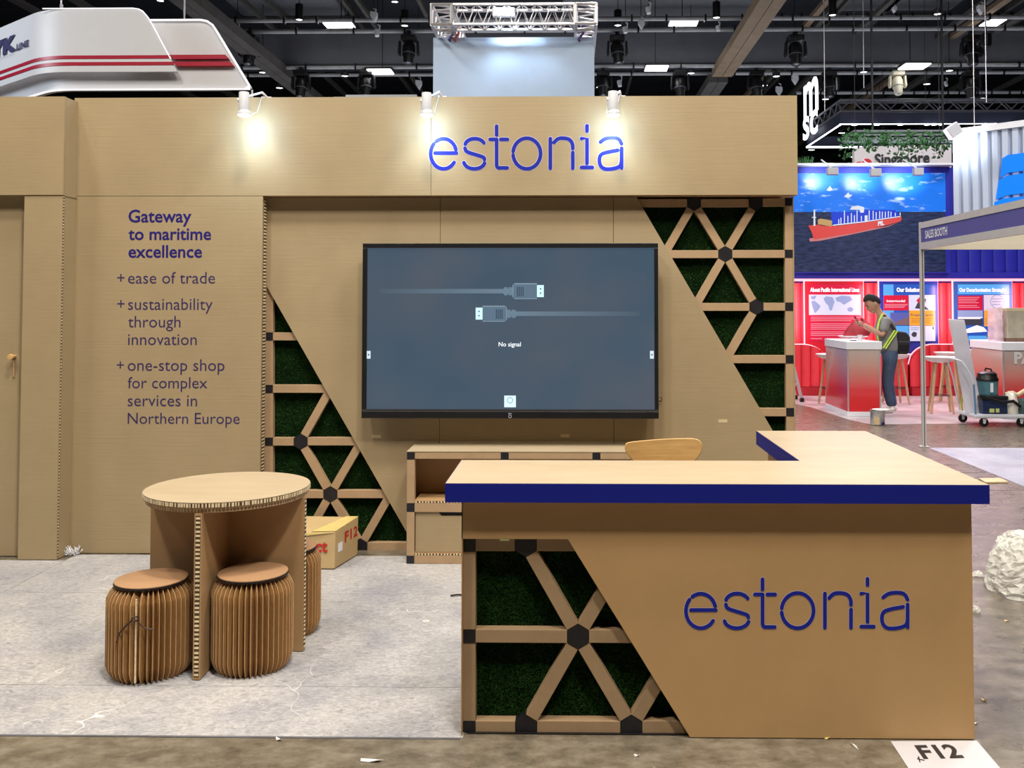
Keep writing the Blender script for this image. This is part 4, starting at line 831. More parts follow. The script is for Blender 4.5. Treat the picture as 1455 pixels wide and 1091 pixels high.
for i, (a, b) in enumerate(((640, 655), (648, 640), (826, 818))):     # cables and ribbons tied at the corners
    c = P(a, 36, YTF+.35); MB().tube([c, c+Vector((.03, .1, -.08)), c+Vector((-.04, .15, -.16)), c+Vector((.02, .2, -.25))], .022, 6).build('cable', mat('cable_purple', (.10, .05, .22, 1), .5, var=.2) if i != 1 else mat('ribbon_red', (.6, .12, .14, 1), .5, var=.2), tt)
lt = P(716, 18, YTF+.2); fl2 = thing('truss_floodlight', tuple(lt), 'bright white floodlight clamped inside the silver truss', 'light')
MB().box((lt.x-.16, lt.y-.05, lt.z-.06), (lt.x+.16, lt.y+.05, lt.z+.06)).build('lamp_housing', M['white'], fl2, bevel=.01)
MB().box((lt.x-.14, lt.y-.058, lt.z-.05), (lt.x+.14, lt.y-.051, lt.z+.05)).build('lamp_lens', emis('flood_glow', (.85, .97, 1, 1), 12), fl2)
YWT = 13.3; a0, _, a1, zt2 = rect(615.5, 53, 844.5, 137, YWT)
wtw = thing('white_tower', ((a0+a1)/2, YWT, 0), 'tall plain white tower standing behind the kraft header', 'tower')
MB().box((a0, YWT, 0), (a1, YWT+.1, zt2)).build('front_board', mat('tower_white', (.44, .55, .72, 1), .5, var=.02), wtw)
MB().box((a0+.01, YWT+.1, 0), (a0+.06, YWT+2.3, zt2)).build('side_board', M['white'], wtw); MB().box((a1-.06, YWT+.1, 0), (a1-.01, YWT+2.3, zt2)).build('side_board', M['white'], wtw)
spot('tower_flood', (lt.x+.1, YWT-.35, zt2+.22), ((a0+a1)/2+.05, YWT, zt2-.9), 110, (.72, .88, 1), 150, .9, .08)
a0, z0_, a1, zt2 = rect(491, 134.5, 592, 150, 14.0); o = MB().box((a0, 14, 0), (a1, 14.1, zt2)).build('grey_partition', mat('partition_grey', (.36, .36, .38, 1), .6, var=.05)); solo(o, 'pale grey partition top peeking over the header left of the tower', 'partition')
a0, z0_, a1, zt2 = rect(474, 137.5, 500, 150, 14.3); o = MB().box((a0, 14.3, 0), (a1, 14.4, zt2)).build('grey_partition', MATS['partition_grey']); solo(o, 'small low partition end left of the pale grey partition', 'partition')
# ================================================================== HANGING WHITE SIGN (upper left)
YN = 10.5; hs = thing('hanging_sign', (P(150, 100, YN).x, YN, P(150, 125, YN).z), 'large suspended white ring sign with two dark red stripes and rounded slanted end', 'sign')
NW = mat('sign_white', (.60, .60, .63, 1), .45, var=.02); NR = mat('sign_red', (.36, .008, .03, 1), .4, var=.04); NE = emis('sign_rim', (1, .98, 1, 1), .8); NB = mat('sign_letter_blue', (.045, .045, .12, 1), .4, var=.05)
xc = P(62, 60, YN).x; ud = Vector((-.80, .60, 0))
def npath(s, off=0.0):                   # s in metres from the corner, + right, - round the corner to the back left
    rr = .30; c = Vector((xc, YN, 0))
    if s >= rr: p = c+Vector((s, 0, 0)); n = Vector((0, -1, 0))
    elif s <= -rr: p = c+ud*(-s); n = Vector((-.60, -.80, 0))
    else:
        t = (s+rr)/(2*rr); A = c+ud*rr; B = c+Vector((rr, 0, 0)); p = A*(1-t)**2+c*2*t*(1-t)+B*t*t
        n = (Vector((-.60, -.80, 0))*(1-t)+Vector((0, -1, 0))*t).normalized()
    return p-n*off
def zs(py, Y=YN): return P(150, py, Y).z
def sx(px, Y=YN): return P(px, 60, Y).x-xc
def band(name, m, ss, zt, zb, off, th):
    mb = MB(); vs = []
    for s in ss:
        for o_, z in ((off, zt(s)), (off, zb(s)), (off+th, zb(s)), (off+th, zt(s))):
            p = npath(s, o_); vs.append((p.x, p.y, z))
    n = len(ss); fs = [(i*4+k, i*4+(k+1) % 4, (i+1)*4+(k+1) % 4, (i+1)*4+k) for i in range(n-1) for k in range(4)]
    fs += [(3, 2, 1, 0), tuple((n-1)*4+k for k in range(4))]
    return mb.add(vs, fs).build(name, m, hs, smooth=True)
def ramp_(a, b, n): return [a+(b-a)*i/n for i in range(n+1)]
ssL = ramp_(-2.6, -.3, 6)+ramp_(-.25, .25, 8)
def slant(px_pts, Y=YN):
    pts = [(sx(x, Y), zs(y, Y)) for x, y in px_pts]
    def f(s):
        if s <= pts[0][0]: return pts[0][1]
        for (a, za), (b, zb2) in zip(pts[:-1], pts[1:]):
            if s <= b: return za+(zb2-za)*(s-a)/(b-a)
        return pts[-1][1]
    return f, [p[0] for p in pts]
f1, k1_ = slant([(188, 12.3), (196, 13.5), (203, 17.5), (209, 24), (216, 35), (252, 101.5)])
band('front_shell', NW, ssL+ramp_(.3, k1_[0], 6)+k1_[1:], f1, lambda s: zs(102), 0, .04)
YNB = .35
f2, k2_ = slant([(278, 24.5), (288, 26.5), (296, 32), (302, 41), (346, 113), (350, 120)])
band('back_shell', NW, ramp_(-2.6, -.3, 6)+ramp_(-.25, .25, 8)+ramp_(.3, k2_[0], 8)+k2_[1:], lambda s: f2(s) if s > sx(180) else zs(60), lambda s: zs(124) if s < sx(346) else zs(121), .15, .06)
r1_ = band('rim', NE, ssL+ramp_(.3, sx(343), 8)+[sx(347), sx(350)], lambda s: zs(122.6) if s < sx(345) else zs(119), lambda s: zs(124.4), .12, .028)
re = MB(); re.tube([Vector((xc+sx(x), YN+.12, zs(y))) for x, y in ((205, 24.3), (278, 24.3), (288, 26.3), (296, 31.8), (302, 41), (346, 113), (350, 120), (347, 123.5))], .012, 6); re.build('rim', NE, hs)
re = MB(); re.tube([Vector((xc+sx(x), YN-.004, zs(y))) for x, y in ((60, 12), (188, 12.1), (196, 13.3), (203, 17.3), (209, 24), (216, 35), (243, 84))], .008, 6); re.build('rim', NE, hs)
for y0_, y1_, xe, xe2 in ((78.8, 83.6, 242, 246), (88.2, 93, 248, 252)):
    band('stripe', NR, ssL+ramp_(.3, sx(xe), 6), lambda s: zs(y0_), lambda s: zs(y1_), -.006, .006)
for y0_, y1_, xa_, xe in ((78.2, 84.2, 240, 320), (88, 94, 246, 327)):
    a, b = sx(xa_), sx(xe); mb = MB()
    mb.prism([Vector((P(x_, 60, YN+.08).x, YN+.08, zs(y, YN+.08))) for x_, y in ((xa_, y0_), (xe, y0_), (xe+5, y1_), (xa_+6, y1_))], (0, .06, 0)).build('stripe', NR, hs)
nu = (-ud); tpn = Vector((-.60, -.80, 0))
def ntext(s_, px0, px1, y0_, fh, bold):
    def pt(px, py):                      # on the receding face
        d = ray(px, py); o_ = Vector((xc, YN, 0)); t = (o_-O).dot(tpn)/d.dot(tpn); return O+d*t
    a = pt(px0, y0_); b = pt(px1, y0_); a.z = b.z = (pt((px0+px1)/2, y0_)).z
    text('lettering', s_, a, b, ZU, hs, NB, bold=bold, lift=tpn*.012, fit_h=fh)
def nz(px, y):
    d = ray(px, y); o_ = Vector((xc, YN, 0)); return (O+d*((o_-O).dot(tpn)/d.dot(tpn))).z
zl = nz(12, 78)
def nt2(s_, px0, px1, ybase, ytop, bold):
    pt = lambda px, py: (lambda d: O+d*((Vector((xc, YN, 0))-O).dot(tpn)/d.dot(tpn)))(ray(px, py))
    a = pt(px0, ybase[0]); b = pt(px1, ybase[1]); a.z = b.z = (a.z+b.z)/2; h = pt(px1, ytop).z-a.z
    text('lettering', s_, a, b, ZU, hs, NB, bold=bold, lift=tpn*.014, fit_h=h)
nt2('NYK', -26, 25, (86, 73), 48, .07); nt2('LINE', 25, 42, (71, 66), 56.5, .045); nt2('NIPPON YUSEN KAISHA', -60, 22.5, (101, 83), 75.5, .02)
for x, y in ((85, 11), (246, 23)):
    a = Vector((xc+sx(x), YN+(.3 if x > 200 else .02), zs(y+3))); MB().tube([a, a+ZU*4], .010, 5).build('hanger_wire', M['alu'], hs); MB().tube([a, a+ZU*.07], .02, 6).build('hanger_clip', M['alu'], hs)
c = P(345.5, 112, YN); o = MB().tube([(c.x, YN+.3, zs(120)), (c.x, YN+.3, zs(140))], .012, 5).build('hanger_wire', M['white'], hs)
area('sign_wash', (P(-60, 60, YN).x-1.5, YN-1.2, 5.2), .8, 60, (.8, .9, 1), (math.radians(70), 0, math.radians(-40)))
# ================================================================== DARK HANGING RIG WITH LED EDGE
ZG = 6.2; n0 = C(1194, 176, ZG); yn = n0.y; yf = C(1200, 208, ZG).y; xg0 = n0.x; xg1 = xg0+16
rg = thing('hanging_rig', (xg0+6, (yn+yf)/2, ZG), 'dark square truss rig with a white LED line under its fascia', 'rig')
FAS = mat('fascia_navy', (.020, .024, .050, 1), .6, var=.15, vscale=1); LED = emis('led_white', (.92, .97, 1, 1), 5)
zf = P(1300, 160, yn).z; zt3 = P(1300, 141, yn).z
MB().box((xg0, yn, ZG), (xg1, yn+.05, zf)).build('front_fascia', FAS, rg); MB().box((xg0, yn+.05, ZG), (xg0+.05, yf, zf)).build('side_fascia', FAS, rg); MB().box((xg0, yf-.05, ZG), (xg1, yf, zf)).build('back_fascia', FAS, rg)
MB().box((xg0-.02, yn-.01, ZG-.016), (xg1, yn+.02, ZG)).build('led_line', LED, rg); MB().box((xg0-.0, yn+.02, ZG-.02), (xg0+.035, yf, ZG)).build('led_line', LED, rg); MB().box((xg0, yf-.02, ZG-.04), (xg0+3.2, yf+.02, ZG)).build('led_line', LED, rg)
for x in (1213, 1245, 1278, 1316, 1326, 1336, 1398, 1412, 1432): c = P(x, 176, yn); MB().lathe([(0, 0), (.07, .0), (.05, .03), (0, .03)], (c.x, yn-.06, ZG-.045), 10).build('lamp', LED, rg)
tg_ = MB()
for zc_ in (zf+.05, zt3):
    for yy in (yn+.05, yn+.35): MB().tube([(xg0, yy, zc_), (xg1, yy, zc_)], .03, 6).build('truss_chord', mat('rig_chord', (.10, .10, .12, 1), .5, var=.1), rg)
k = 0; L_ = xg1-xg0
for i in range(26):
    a, b, c_ = xg0+L_*i/26, xg0+L_*(i+.5)/26, xg0+L_*(i+1)/26
    tg_.tube([(a, yn+.05, zf+.05), (b, yn+.05, zt3), (c_, yn+.05, zf+.05)], .018, 5); tg_.tube([(a, yn+.35, zt3), (b, yn+.35, zf+.05), (c_, yn+.35, zt3)], .018, 5)
for i in range(6):
    a, b, c_ = (yn+(yf-yn)*(i+q)/6 for q in (0, .5, 1)); tg_.tube([(xg0+.02, a, zf+.05), (xg0+.02, b, zt3), (xg0+.02, c_, zf+.05)], .018, 5)
for zc_ in (zf+.05, zt3): tg_.tube([(xg0+.02, yn, zc_), (xg0+.02, yf, zc_)], .03, 6)
tg_.build('truss_lacing', MATS['rig_chord'], rg, kind='stuff')
for x in (2.2, 7, 12):
    for yy in (yn+.1, yf-.1): MB().tube([(xg0+x, yy, zf), (xg0+x, yy, 11.6)], .007, 5).build('hanger_cable', M['dark'], rg)
ms = thing('lit_letter_sign', (xg0-.2, (yn+yf)/2, P(1150, 195, 26).z), 'glowing white stacked letters standing upright on the dark rig corner', 'sign')
xm = xg0-.12; MS = emis('letter_glow', (.93, .97, 1, 1), 1.6)
for zz9 in (.3, 1.2): MB().tube([(xm+.01, (yn+yf)/2-.4, P(1150, 195, 26).z+zz9), (xg0+.02, (yn+yf)/2-.4, P(1150, 195, 26).z+zz9+.05)], .02, 6).build('bracket', M['dark'], ms)
def mline(s_, p0, p1, y0_, y1_, ytop, ybot):
    Ya = xm*1320/(p0-811)*1.0; d = ray(p0, y0_); A = O+d*(xm/d.x); d = ray(p1, y1_); B = O+d*(xm/d.x); A.z = B.z = (A.z+B.z)/2
    d = ray((p0+p1)/2, ytop); h = (O+d*(xm/d.x)).z-A.z
    for lf in (0, .012): text('letter', s_, A, B, ZU, ms, MS, bold=.018, lift=(-lf, 0, 0), fit_h=h)
mline('m', 1142.5, 1163, 167, 157, 113, 0); mline('sc', 1141.5, 1162, 196, 190, 160.5, 0)
# ================================================================== RED AND BLUE BOOTH (right background)
YR = 16.95; YQB = 16.6
wr = struct('wall_3', (P(1350, 400, YR).x, YR, 0))
RF = mat('red_flute', (.62, .035, .05, 1), .45, var=.06, vscale=3); RD = mat('red_plinth', (.38, .010, .02, 1), .5, var=.06)
BF = mat('blue_fascia', (.012, .016, .30, 1), .5, var=.05); GL = emis('pink_glow', (1, .36, .42, 1), 1.5); GW = emis('white_glow', (1, .50, .56, 1), 1.5)
RX0, _, RX1, _ = rect(1120, 395, 1640, 560, YR)
zr0, zr1 = .0, P(1290, 394, YR).z; zc1 = P(1290, 237, YR).z
MB().box((RX0-3, YR+.08, 0), (RX1, YR+.2, zc1)).build('backing_board', BF, wr)
MB().box((RX0-3, YR, zr1-.02), (RX1, YR+.08, P(1290, 387, YR).z)).build('blue_rail', BF, wr)
cap = MB().box((RX0-3, YR-.25, zc1), (P(1350.5, 300, YR).x, YR+.2, P(1290, 231.5, YR-.25).z)).build('white_cap', M['white'], wr)
fw = .165; fm = MB(); 
for k in range(5):
    pass
def flute(x, z0, z1, y, parent, nm='flute', m=RF, w_=fw):
    dd = .02 if nm == 'blue_flute' else .05
    pr = [(-.5, 0), (-.46, -.35), (-.3, -.8), (0, -1), (.3, -.8), (.46, -.35), (.5, 0)]
    return MB().prism([Vector((x+a*w_*.97, y+b*dd, z0)) for a, b in pr], (0, 0, z1-z0)).build(nm, m, parent, smooth=True)
xx = RX0
while xx < RX1: flute(xx, .05, zr1-.1, YR+.06, wr); xx += fw
MB().box((RX0, YR-.06, zr1-.07), (RX1, YR+.02, zr1-.025)).build('led_strip', GL, wr)
xx = P(1352, 370, YR).x                                       # blue boarding right of the billboard
zz0, zz1 = P(1400, 390, YR).z, P(1400, 310, YR).z
while xx < RX1: flute(xx, zr1+.09, zz1, YR+.045, wr, 'blue_flute', BF, .22); xx += .22
# scalloped banquettes
for i, (x0, x1) in enumerate(((1072, 1180), (1180.5, 1292.5), (1293.5, 1393), (1394, 1500))):
    a, b = P(x0, 520, YQB).x, P(x1, 520, YQB).x; zt4 = P((x0+x1)/2, 490, YQB).z; dz = .36; n = round((b-a)/fw); a += .012; b -= .012; wq = (b-a)/n
    bq = thing('banquette', ((a+b)/2, YQB, 0), ['red fluted banquette partly hidden behind the booth end', 'red fluted banquette behind the man at the tall white counter', 'red fluted banquette behind the bar stools under the pole', 'red fluted banquette behind the wrapped parcel'][i], 'bench', 'red banquettes')
    def zf_(x):
        t = min((x-a), (b-x))/.45; return zt4-(dz*(1-math.sqrt(max(0, 1-(1-t)**2))) if t < 1 else 0)
    outline = [(x, zf_(x)) for x in ramp_(a, b, 28)]
    MB().prism([Vector((x, YQB+.05, z)) for x, z in outline]+[Vector((b, YQB+.05, .02)), Vector((a, YQB+.05, .02))], (0, .18, 0)).build('backrest_board', RD, bq)
    for k in range(n):
        x = a+wq*(k+.5); pr = [(-.5, 0), (-.4, -.6), (-.2, -.95), (0, -1), (.2, -.95), (.4, -.6), (.5, 0)]
        bt = [Vector((x+p*wq*.98, YQB+.05+q*.05, .16)) for p, q in pr]; tp_ = [Vector((v.x, v.y, zf_(v.x))) for v in bt]
        MB().add(bt+tp_, [tuple(range(6, -1, -1)), tuple(range(7, 14))]+[(j, (j+1) % 7, (j+1) % 7+7, j+7) for j in range(7)]).build('flute', RF, bq, smooth=True)
    MB().box((a+.01, YQB-.02, .003), (b-.01, YQB+.22, .15)).build('plinth', RD, bq)
    gl = MB(); gl.tube([Vector((x, YQB+.14, z+.006)) for x, z in outline], .011, 5); gl.build('led_rim', GW, bq)
# posters
def pm(name, c, e=.75): return emis('poster_'+name, c, e)
PINK = pm('pink', (.75, .05, .12, 1)); PRED = pm('red', (.62, .01, .05, 1)); PWH = pm('white', (.66, .68, .85, 1)); PBL = pm('blue', (.02, .10, .48, 1)); PSK = pm('sky', (.10, .40, .85, 1)); POR = pm('orange', (.85, .36, .03, 1)); PTX = pm('text', (.95, .85, .9, 1), 1.0); PDK = pm('dark', (.05, .05, .07, 1)); PPK = pm('palepink', (.80, .25, .33, 1)); PMAP = pm('map', (.30, .36, .62, 1)); PPUR = pm('pale', (.72, .62, .75, 1))
YPO = YR-.09
def poster(x0, x1, y0_, y1_, fmat, lab, fx=6.5):
    a, z0, b, z1 = rect(x0, y0_, x1, y1_, YPO); t = thing('lightbox_poster', ((a+b)/2, YPO, z0), lab, 'poster', 'lightbox posters on the red wall')
    MB().box((a, YPO, .16), (b, YPO+.05, z1)).build('frame_board', fmat, t)
    e_ = .014
    for q in ((a-e_, z0-.3, a, z1+e_), (b, z0-.3, b+e_, z1+e_), (a, z1, b, z1+e_)): MB().box((q[0], YPO+.02, q[1]), (q[2], YPO+.06, q[3])).build('led_edge', GW, t)
    return t
def pr_(t, nm, m, x0, y0_, x1, y1_, k=1):
    a, z0, b, z1 = rect(x0, y0_, x1, y1_, YPO-.004*k); return MB().box((a, YPO-.004*k, z0), (b, YPO-.004*(k-1)-.0005, z1)).build(nm, m, t)
def ppoly(t, nm, m, pts, k):
    v = [P(x, y, YPO-.004*k) for x, y in pts]; return MB().prism(v, (0, .003, 0)).build(nm, m, t)
def pt_(t, s_, x0, x1, yb_, h, m=None, k=2, bold=.02):
    a, b = P(x0, yb_, YPO-.004*k), P(x1, yb_, YPO-.004*k); a.z = b.z = (a.z+b.z)/2; return text('lettering', s_, a, b, ZU, t, m or PTX, bold=bold, fit_h=h*YPO/1320)
def lines(t, x0, x1, ys, m=None, k=2):
    for i, y in enumerate(ys): pr_(t, 'text_line', m or PPK, x0, y, x1-(i*7 % 5)*(x1-x0)*.04, y+1.1, k)
t = poster(1144, 1227, 399.5, 488, mat('frame_red', (.42, .006, .02, 1), .4, var=.04), 'red lightbox poster with a pale world map, left of the man')
pr_(t, 'print', PRED, 1149.5, 404, 1223, 484.5, 1); pt_(t, 'About Pacific International Lines', 1151, 1221, 414.3, 5.8, bold=.05)
pr_(t, 'map_print', PWH, 1149.5, 418.5, 1223, 447.5, 2)
for pts in ([(1153, 428), (1157, 427), (1162, 431), (1166, 435), (1163, 440), (1158, 445), (1156, 440), (1154, 434)], [(1170, 424), (1174, 421), (1183, 422), (1186, 429), (1184, 434), (1182, 441), (1179, 441), (1177, 434), (1173, 430)], [(1187, 423), (1196, 420), (1208, 421), (1211, 426), (1204, 430), (1199, 433), (1194, 429), (1189, 428)], [(1204, 438), (1209, 436), (1213, 439), (1210, 443), (1205, 442)], [(1152, 421), (1160, 420), (1158, 425), (1153, 425)]): ppoly(t, 'map_print', PMAP, pts, 3)
lines(t, 1152, 1221, [450, 452.5, 455, 459.5, 462, 464.5, 467, 471, 473.5, 476]); lines(t, 1152, 1168, [480.5])
t = poster(1250, 1333, 399.5, 488, mat('frame_blue', (.012, .03, .28, 1), .4, var=.04), 'blue lightbox poster with red and orange blocks, behind the man')
pr_(t, 'print', PBL, 1255.5, 404, 1329, 484.5, 1); pr_(t, 'print', PSK, 1255.5, 404, 1270, 484.5, 2); pt_(t, 'Our Solutions', 1274, 1310, 414.3, 5.8, k=3, bold=.05)
pr_(t, 'print', PRED, 1255.5, 419.5, 1291, 441, 3); pt_(t, 'Intermodal', 1260, 1286, 429, 3.2, k=4); lines(t, 1257, 1290, [432, 434, 436], k=4)
pr_(t, 'photo_print', PWH, 1291.5, 419, 1329, 441, 3); ppoly(t, 'photo_print', PDK, [(1300, 438), (1308, 422), (1316, 425), (1313, 434), (1320, 440)], 4); ppoly(t, 'photo_print', PRED, [(1302, 427), (1308, 421), (1311, 424), (1306, 431)], 5)
pr_(t, 'photo_print', pm('ship', (.10, .12, .42, 1)), 1265, 444, 1291, 462, 3); ppoly(t, 'photo_print', pm('brown', (.2, .12, .13, 1)), [(1266, 461), (1290, 450), (1291, 462)], 4)
pr_(t, 'print', POR, 1292, 441, 1329, 462.5, 4); pt_(t, 'Project Cargo', 1294, 1326, 449, 3.6, m=pm('brown', (.2, .12, .13, 1)), k=5); lines(t, 1295, 1325, [452, 454.5, 457], m=pm('ochre', (.55, .25, .03, 1)), k=5)
pr_(t, 'print', PWH, 1292, 463, 1329, 484.5, 4); pr_(t, 'print', PSK, 1255.5, 463, 1291, 484.5, 3)
ppoly(t, 'photo_print', PDK, [(1296, 473), (1299, 471), (1303, 473), (1302, 478), (1298, 479), (1295, 476)], 5); pr_(t, 'photo_print', PDK, 1325, 464, 1327, 468, 5)
lines(t, 1294, 1306, [465, 467.5], m=PMAP, k=5)
t = poster(1355.5, 1438.5, 399.5, 488, mat('frame_steel', (.03, .09, .32, 1), .4, var=.04), 'blue lightbox poster with a round stamp, behind the leaning grey board')
pr_(t, 'print', PSK, 1361, 404, 1434, 418, 1); pr_(t, 'print', PBL, 1361, 418, 1434, 484.5, 1); pt_(t, 'Our Decarbonisation Strategies', 1363, 1430, 414.3, 5.4, k=2, bold=.04)
pr_(t, 'print', PRED, 1361, 420, 1396.5, 440.5, 2); lines(t, 1362, 1392, [422, 424.5, 427, 429.5, 433.5, 436], k=3)
pr_(t, 'print', PPUR, 1398, 419, 1434, 441, 2); pr_(t, 'photo_print', PMAP, 1361, 441, 1396.5, 452, 2); lines(t, 1361, 1396, [450.5, 452], k=3, m=PTX); pr_(t, 'photo_print', PDK, 1361, 453, 1396.5, 462, 2)
pr_(t, 'print', POR, 1398.5, 441, 1417, 463.5, 2); pt_(t, 'CO2', 1401, 1414, 449, 3.6, m=pm('brown', (.2, .12, .13, 1)), k=3) if False else None; lines(t, 1400, 1415, [452, 454.5, 457, 459.5], m=pm('ochre', (.55, .25, .03, 1)), k=3)
ppoly(t, 'photo_print', PTX, [(1372, 468), (1388, 462), (1398, 465), (1403, 471), (1374, 473)], 3); pr_(t, 'print', PSK, 1376, 477, 1416, 484.5, 2); ppoly(t, 'photo_print', PDK, [(1402, 478), (1406, 470), (1414, 471), (1416, 482), (1404, 482)], 3)
g = MB(); c = P(1417, 428.5, YPO-.014)
for q in range(24):
    a0, a1 = q*math.pi/12, (q+1)*math.pi/12; g.add([(c.x+r_*math.cos(t_), c.y, c.z+r_*math.sin(t_)) for r_, t_ in ((.112, a0), (.124, a0), (.124, a1), (.112, a1))], [(0, 1, 2, 3)])
g.build('stamp_print', PMAP, t); lines(t, 1410, 1424, [424, 428, 432], m=PMAP, k=4)
# ship billboard
YBB = YR-.06; sb = thing('ship_billboard', (P(1240, 386, YBB).x, YBB, P(1240, 386, YBB).z), 'wide billboard of a red container ship at sea under a blue sky', 'billboard')
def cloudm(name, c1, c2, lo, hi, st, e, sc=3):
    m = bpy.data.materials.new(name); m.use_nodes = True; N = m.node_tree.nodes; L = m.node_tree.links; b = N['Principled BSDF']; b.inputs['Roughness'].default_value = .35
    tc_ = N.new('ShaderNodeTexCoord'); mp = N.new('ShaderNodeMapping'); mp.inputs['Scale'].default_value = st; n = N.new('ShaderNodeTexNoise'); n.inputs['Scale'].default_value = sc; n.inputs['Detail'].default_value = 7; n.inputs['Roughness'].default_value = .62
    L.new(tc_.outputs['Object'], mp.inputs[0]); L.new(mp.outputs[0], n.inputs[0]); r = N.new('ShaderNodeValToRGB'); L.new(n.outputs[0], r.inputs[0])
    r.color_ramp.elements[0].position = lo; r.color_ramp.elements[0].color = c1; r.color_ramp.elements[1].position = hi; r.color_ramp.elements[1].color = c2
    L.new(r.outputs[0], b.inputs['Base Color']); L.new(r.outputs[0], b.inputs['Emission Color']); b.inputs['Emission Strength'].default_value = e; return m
def bb(nm, m, x0, y0_, x1, y1_, k): a, z0, b, z1 = rect(x0, y0_, x1, y1_, YBB-.004*k); return MB().box((a, YBB-.004*k, z0), (b, YBB-.004*(k-1)-.0005, z1)).build(nm, m, sb)
def bp_(nm, m, pts, k): return MB().prism([P(1125+x/8.083, 230+y/8.083, YBB-.004*k) for x, y in pts], (0, .003, 0)).build(nm, m, sb)
bb('blue_surround', BF, 1105, 237.5, 1350, 388, 0)
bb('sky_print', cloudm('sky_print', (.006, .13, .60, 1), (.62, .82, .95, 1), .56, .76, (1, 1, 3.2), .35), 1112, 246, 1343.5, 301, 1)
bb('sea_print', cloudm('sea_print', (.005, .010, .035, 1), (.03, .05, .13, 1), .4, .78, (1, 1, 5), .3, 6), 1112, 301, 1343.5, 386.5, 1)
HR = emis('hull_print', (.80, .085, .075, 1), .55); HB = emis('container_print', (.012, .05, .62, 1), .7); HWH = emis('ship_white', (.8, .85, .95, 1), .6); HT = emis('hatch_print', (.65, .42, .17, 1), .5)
bp_('cloud_print', HWH, [(400, 325), (440, 275), (455, 300), (475, 325), (430, 335)], 2); bp_('cloud_print', HWH, [(600, 400), (650, 350), (665, 375), (700, 380), (650, 415)], 2)
bp_('wake_print', emis('wake_print', (.70, .25, .27, 1), .5), [(200, 880), (1090, 740), (1240, 690), (1100, 745), (700, 830), (330, 905), (210, 915)], 2)
bp_('container_print', HB, [(450, 575), (790, 570), (830, 550), (1180, 550), (1240, 600), (1200, 640), (830, 690), (490, 730), (460, 700)], 2)
bp_('hull_print', HR, [(190, 730), (300, 720), (360, 735), (520, 735), (840, 695), (1200, 640), (1262, 628), (1255, 680), (1080, 730), (720, 815), (330, 878), (255, 890), (230, 810)], 3)
bp_('deck_print', HWH, [(470, 722), (840, 680), (1250, 620), (1250, 630), (840, 692), (470, 734)], 4)
for x, h_ in ((540, 60), (565, 75), (605, 150), (645, 85), (685, 110), (720, 80), (750, 130), (800, 60), (890, 110), (935, 100), (970, 80), (1010, 85), (1040, 75), (1075, 70), (1110, 70), (1140, 60), (1190, 40), (1245, 35)):
    yb_ = 728-(x-470)*.145; bp_('stanchion_print', HWH, [(x-5, yb_), (x-5, yb_-h_), (x+5, yb_-h_), (x+5, yb_)], 4)
bp_('bridge_print', HWH, [(668, 548), (690, 515), (760, 500), (830, 520), (830, 580), (790, 585), (780, 550)], 4); bp_('bridge_print', HWH, [(838, 615), (870, 612), (872, 675), (838, 682)], 4)
bp_('mast_print', HWH, [(252, 548), (268, 548), (272, 735), (250, 735)], 4); bp_('mast_print', HWH, [(232, 632), (280, 632), (280, 642), (232, 642)], 4); bp_('hatch_print', HT, [(300, 665), (330, 650), (465, 675), (460, 742), (300, 715)], 4)
a = P(1125+990/8.083, 230+732/8.083, YBB-.02); b = P(1125+1062/8.083, 230+722/8.083, YBB-.02); text('lettering', 'PIL', a, b, ZU, sb, HWH, bold=.05, fit_h=.075)
for i, (x0, x1, y0_, y1_, tx, ty) in enumerate(((1176.5, 1192, 237.5, 248, 1168, 250), (1238, 1253, 239, 250, 1225, 252), (1299.5, 1313, 238, 248.5, 1285, 256))):
    yl = 16.0; a, z0, b, z1 = rect(x0, y0_, x1, y1_, yl); t = thing('billboard_lamp', ((a+b)/2, yl, z0), ['grey box lamp over the billboard bow end', 'middle grey box lamp over the ship billboard', 'grey box lamp over the billboard stern end'][i], 'lamp', 'box lamps over the billboard')
    MB().box((a, yl, z0), (b, yl+.12, z1)).build('lamp_box', mat('lamp_grey', (.42, .42, .44, 1), .5, var=.04), t, bevel=.01)
    MB().box((a+.02, yl+.121, z0+.01), (b-.02, yl+.13, z1-.02)).build('lamp_lens', LED, t)
    MB().tube([((a+b)/2, yl+.08, z1-.01), ((a+b)/2, YR-.2, zc1+.1)], .015, 6).build('lamp_arm', M['white'], t)
    q = P(tx, ty, YBB); spot('billboard_spot', ((a+b)/2, yl+.20, z0+.03), (q.x, YBB, q.z+.1), 70, (.75, .92, 1), 75, .9, .04)
area('booth_wash', (P(1290, 420, 15).x, 15.6, 3.3), 4, 130, (1, .60, .62), (math.radians(-35), 0, 0), .5)
for i in range(3): area('billboard_wash', (P(1170+i*70, 400, 15).x, 15.4, 3.9), .5, 22, (.75, .85, 1), (math.radians(-70), 0, 0))
for px_ in (1138, 1238.5, 1344, 1447):
    c = P(px_, 440, YR-.32); area('led_wash', (c.x, YR-.32, 1.5), .12, 8, (1, .50, .54), (math.radians(90), 0, 0), .9)
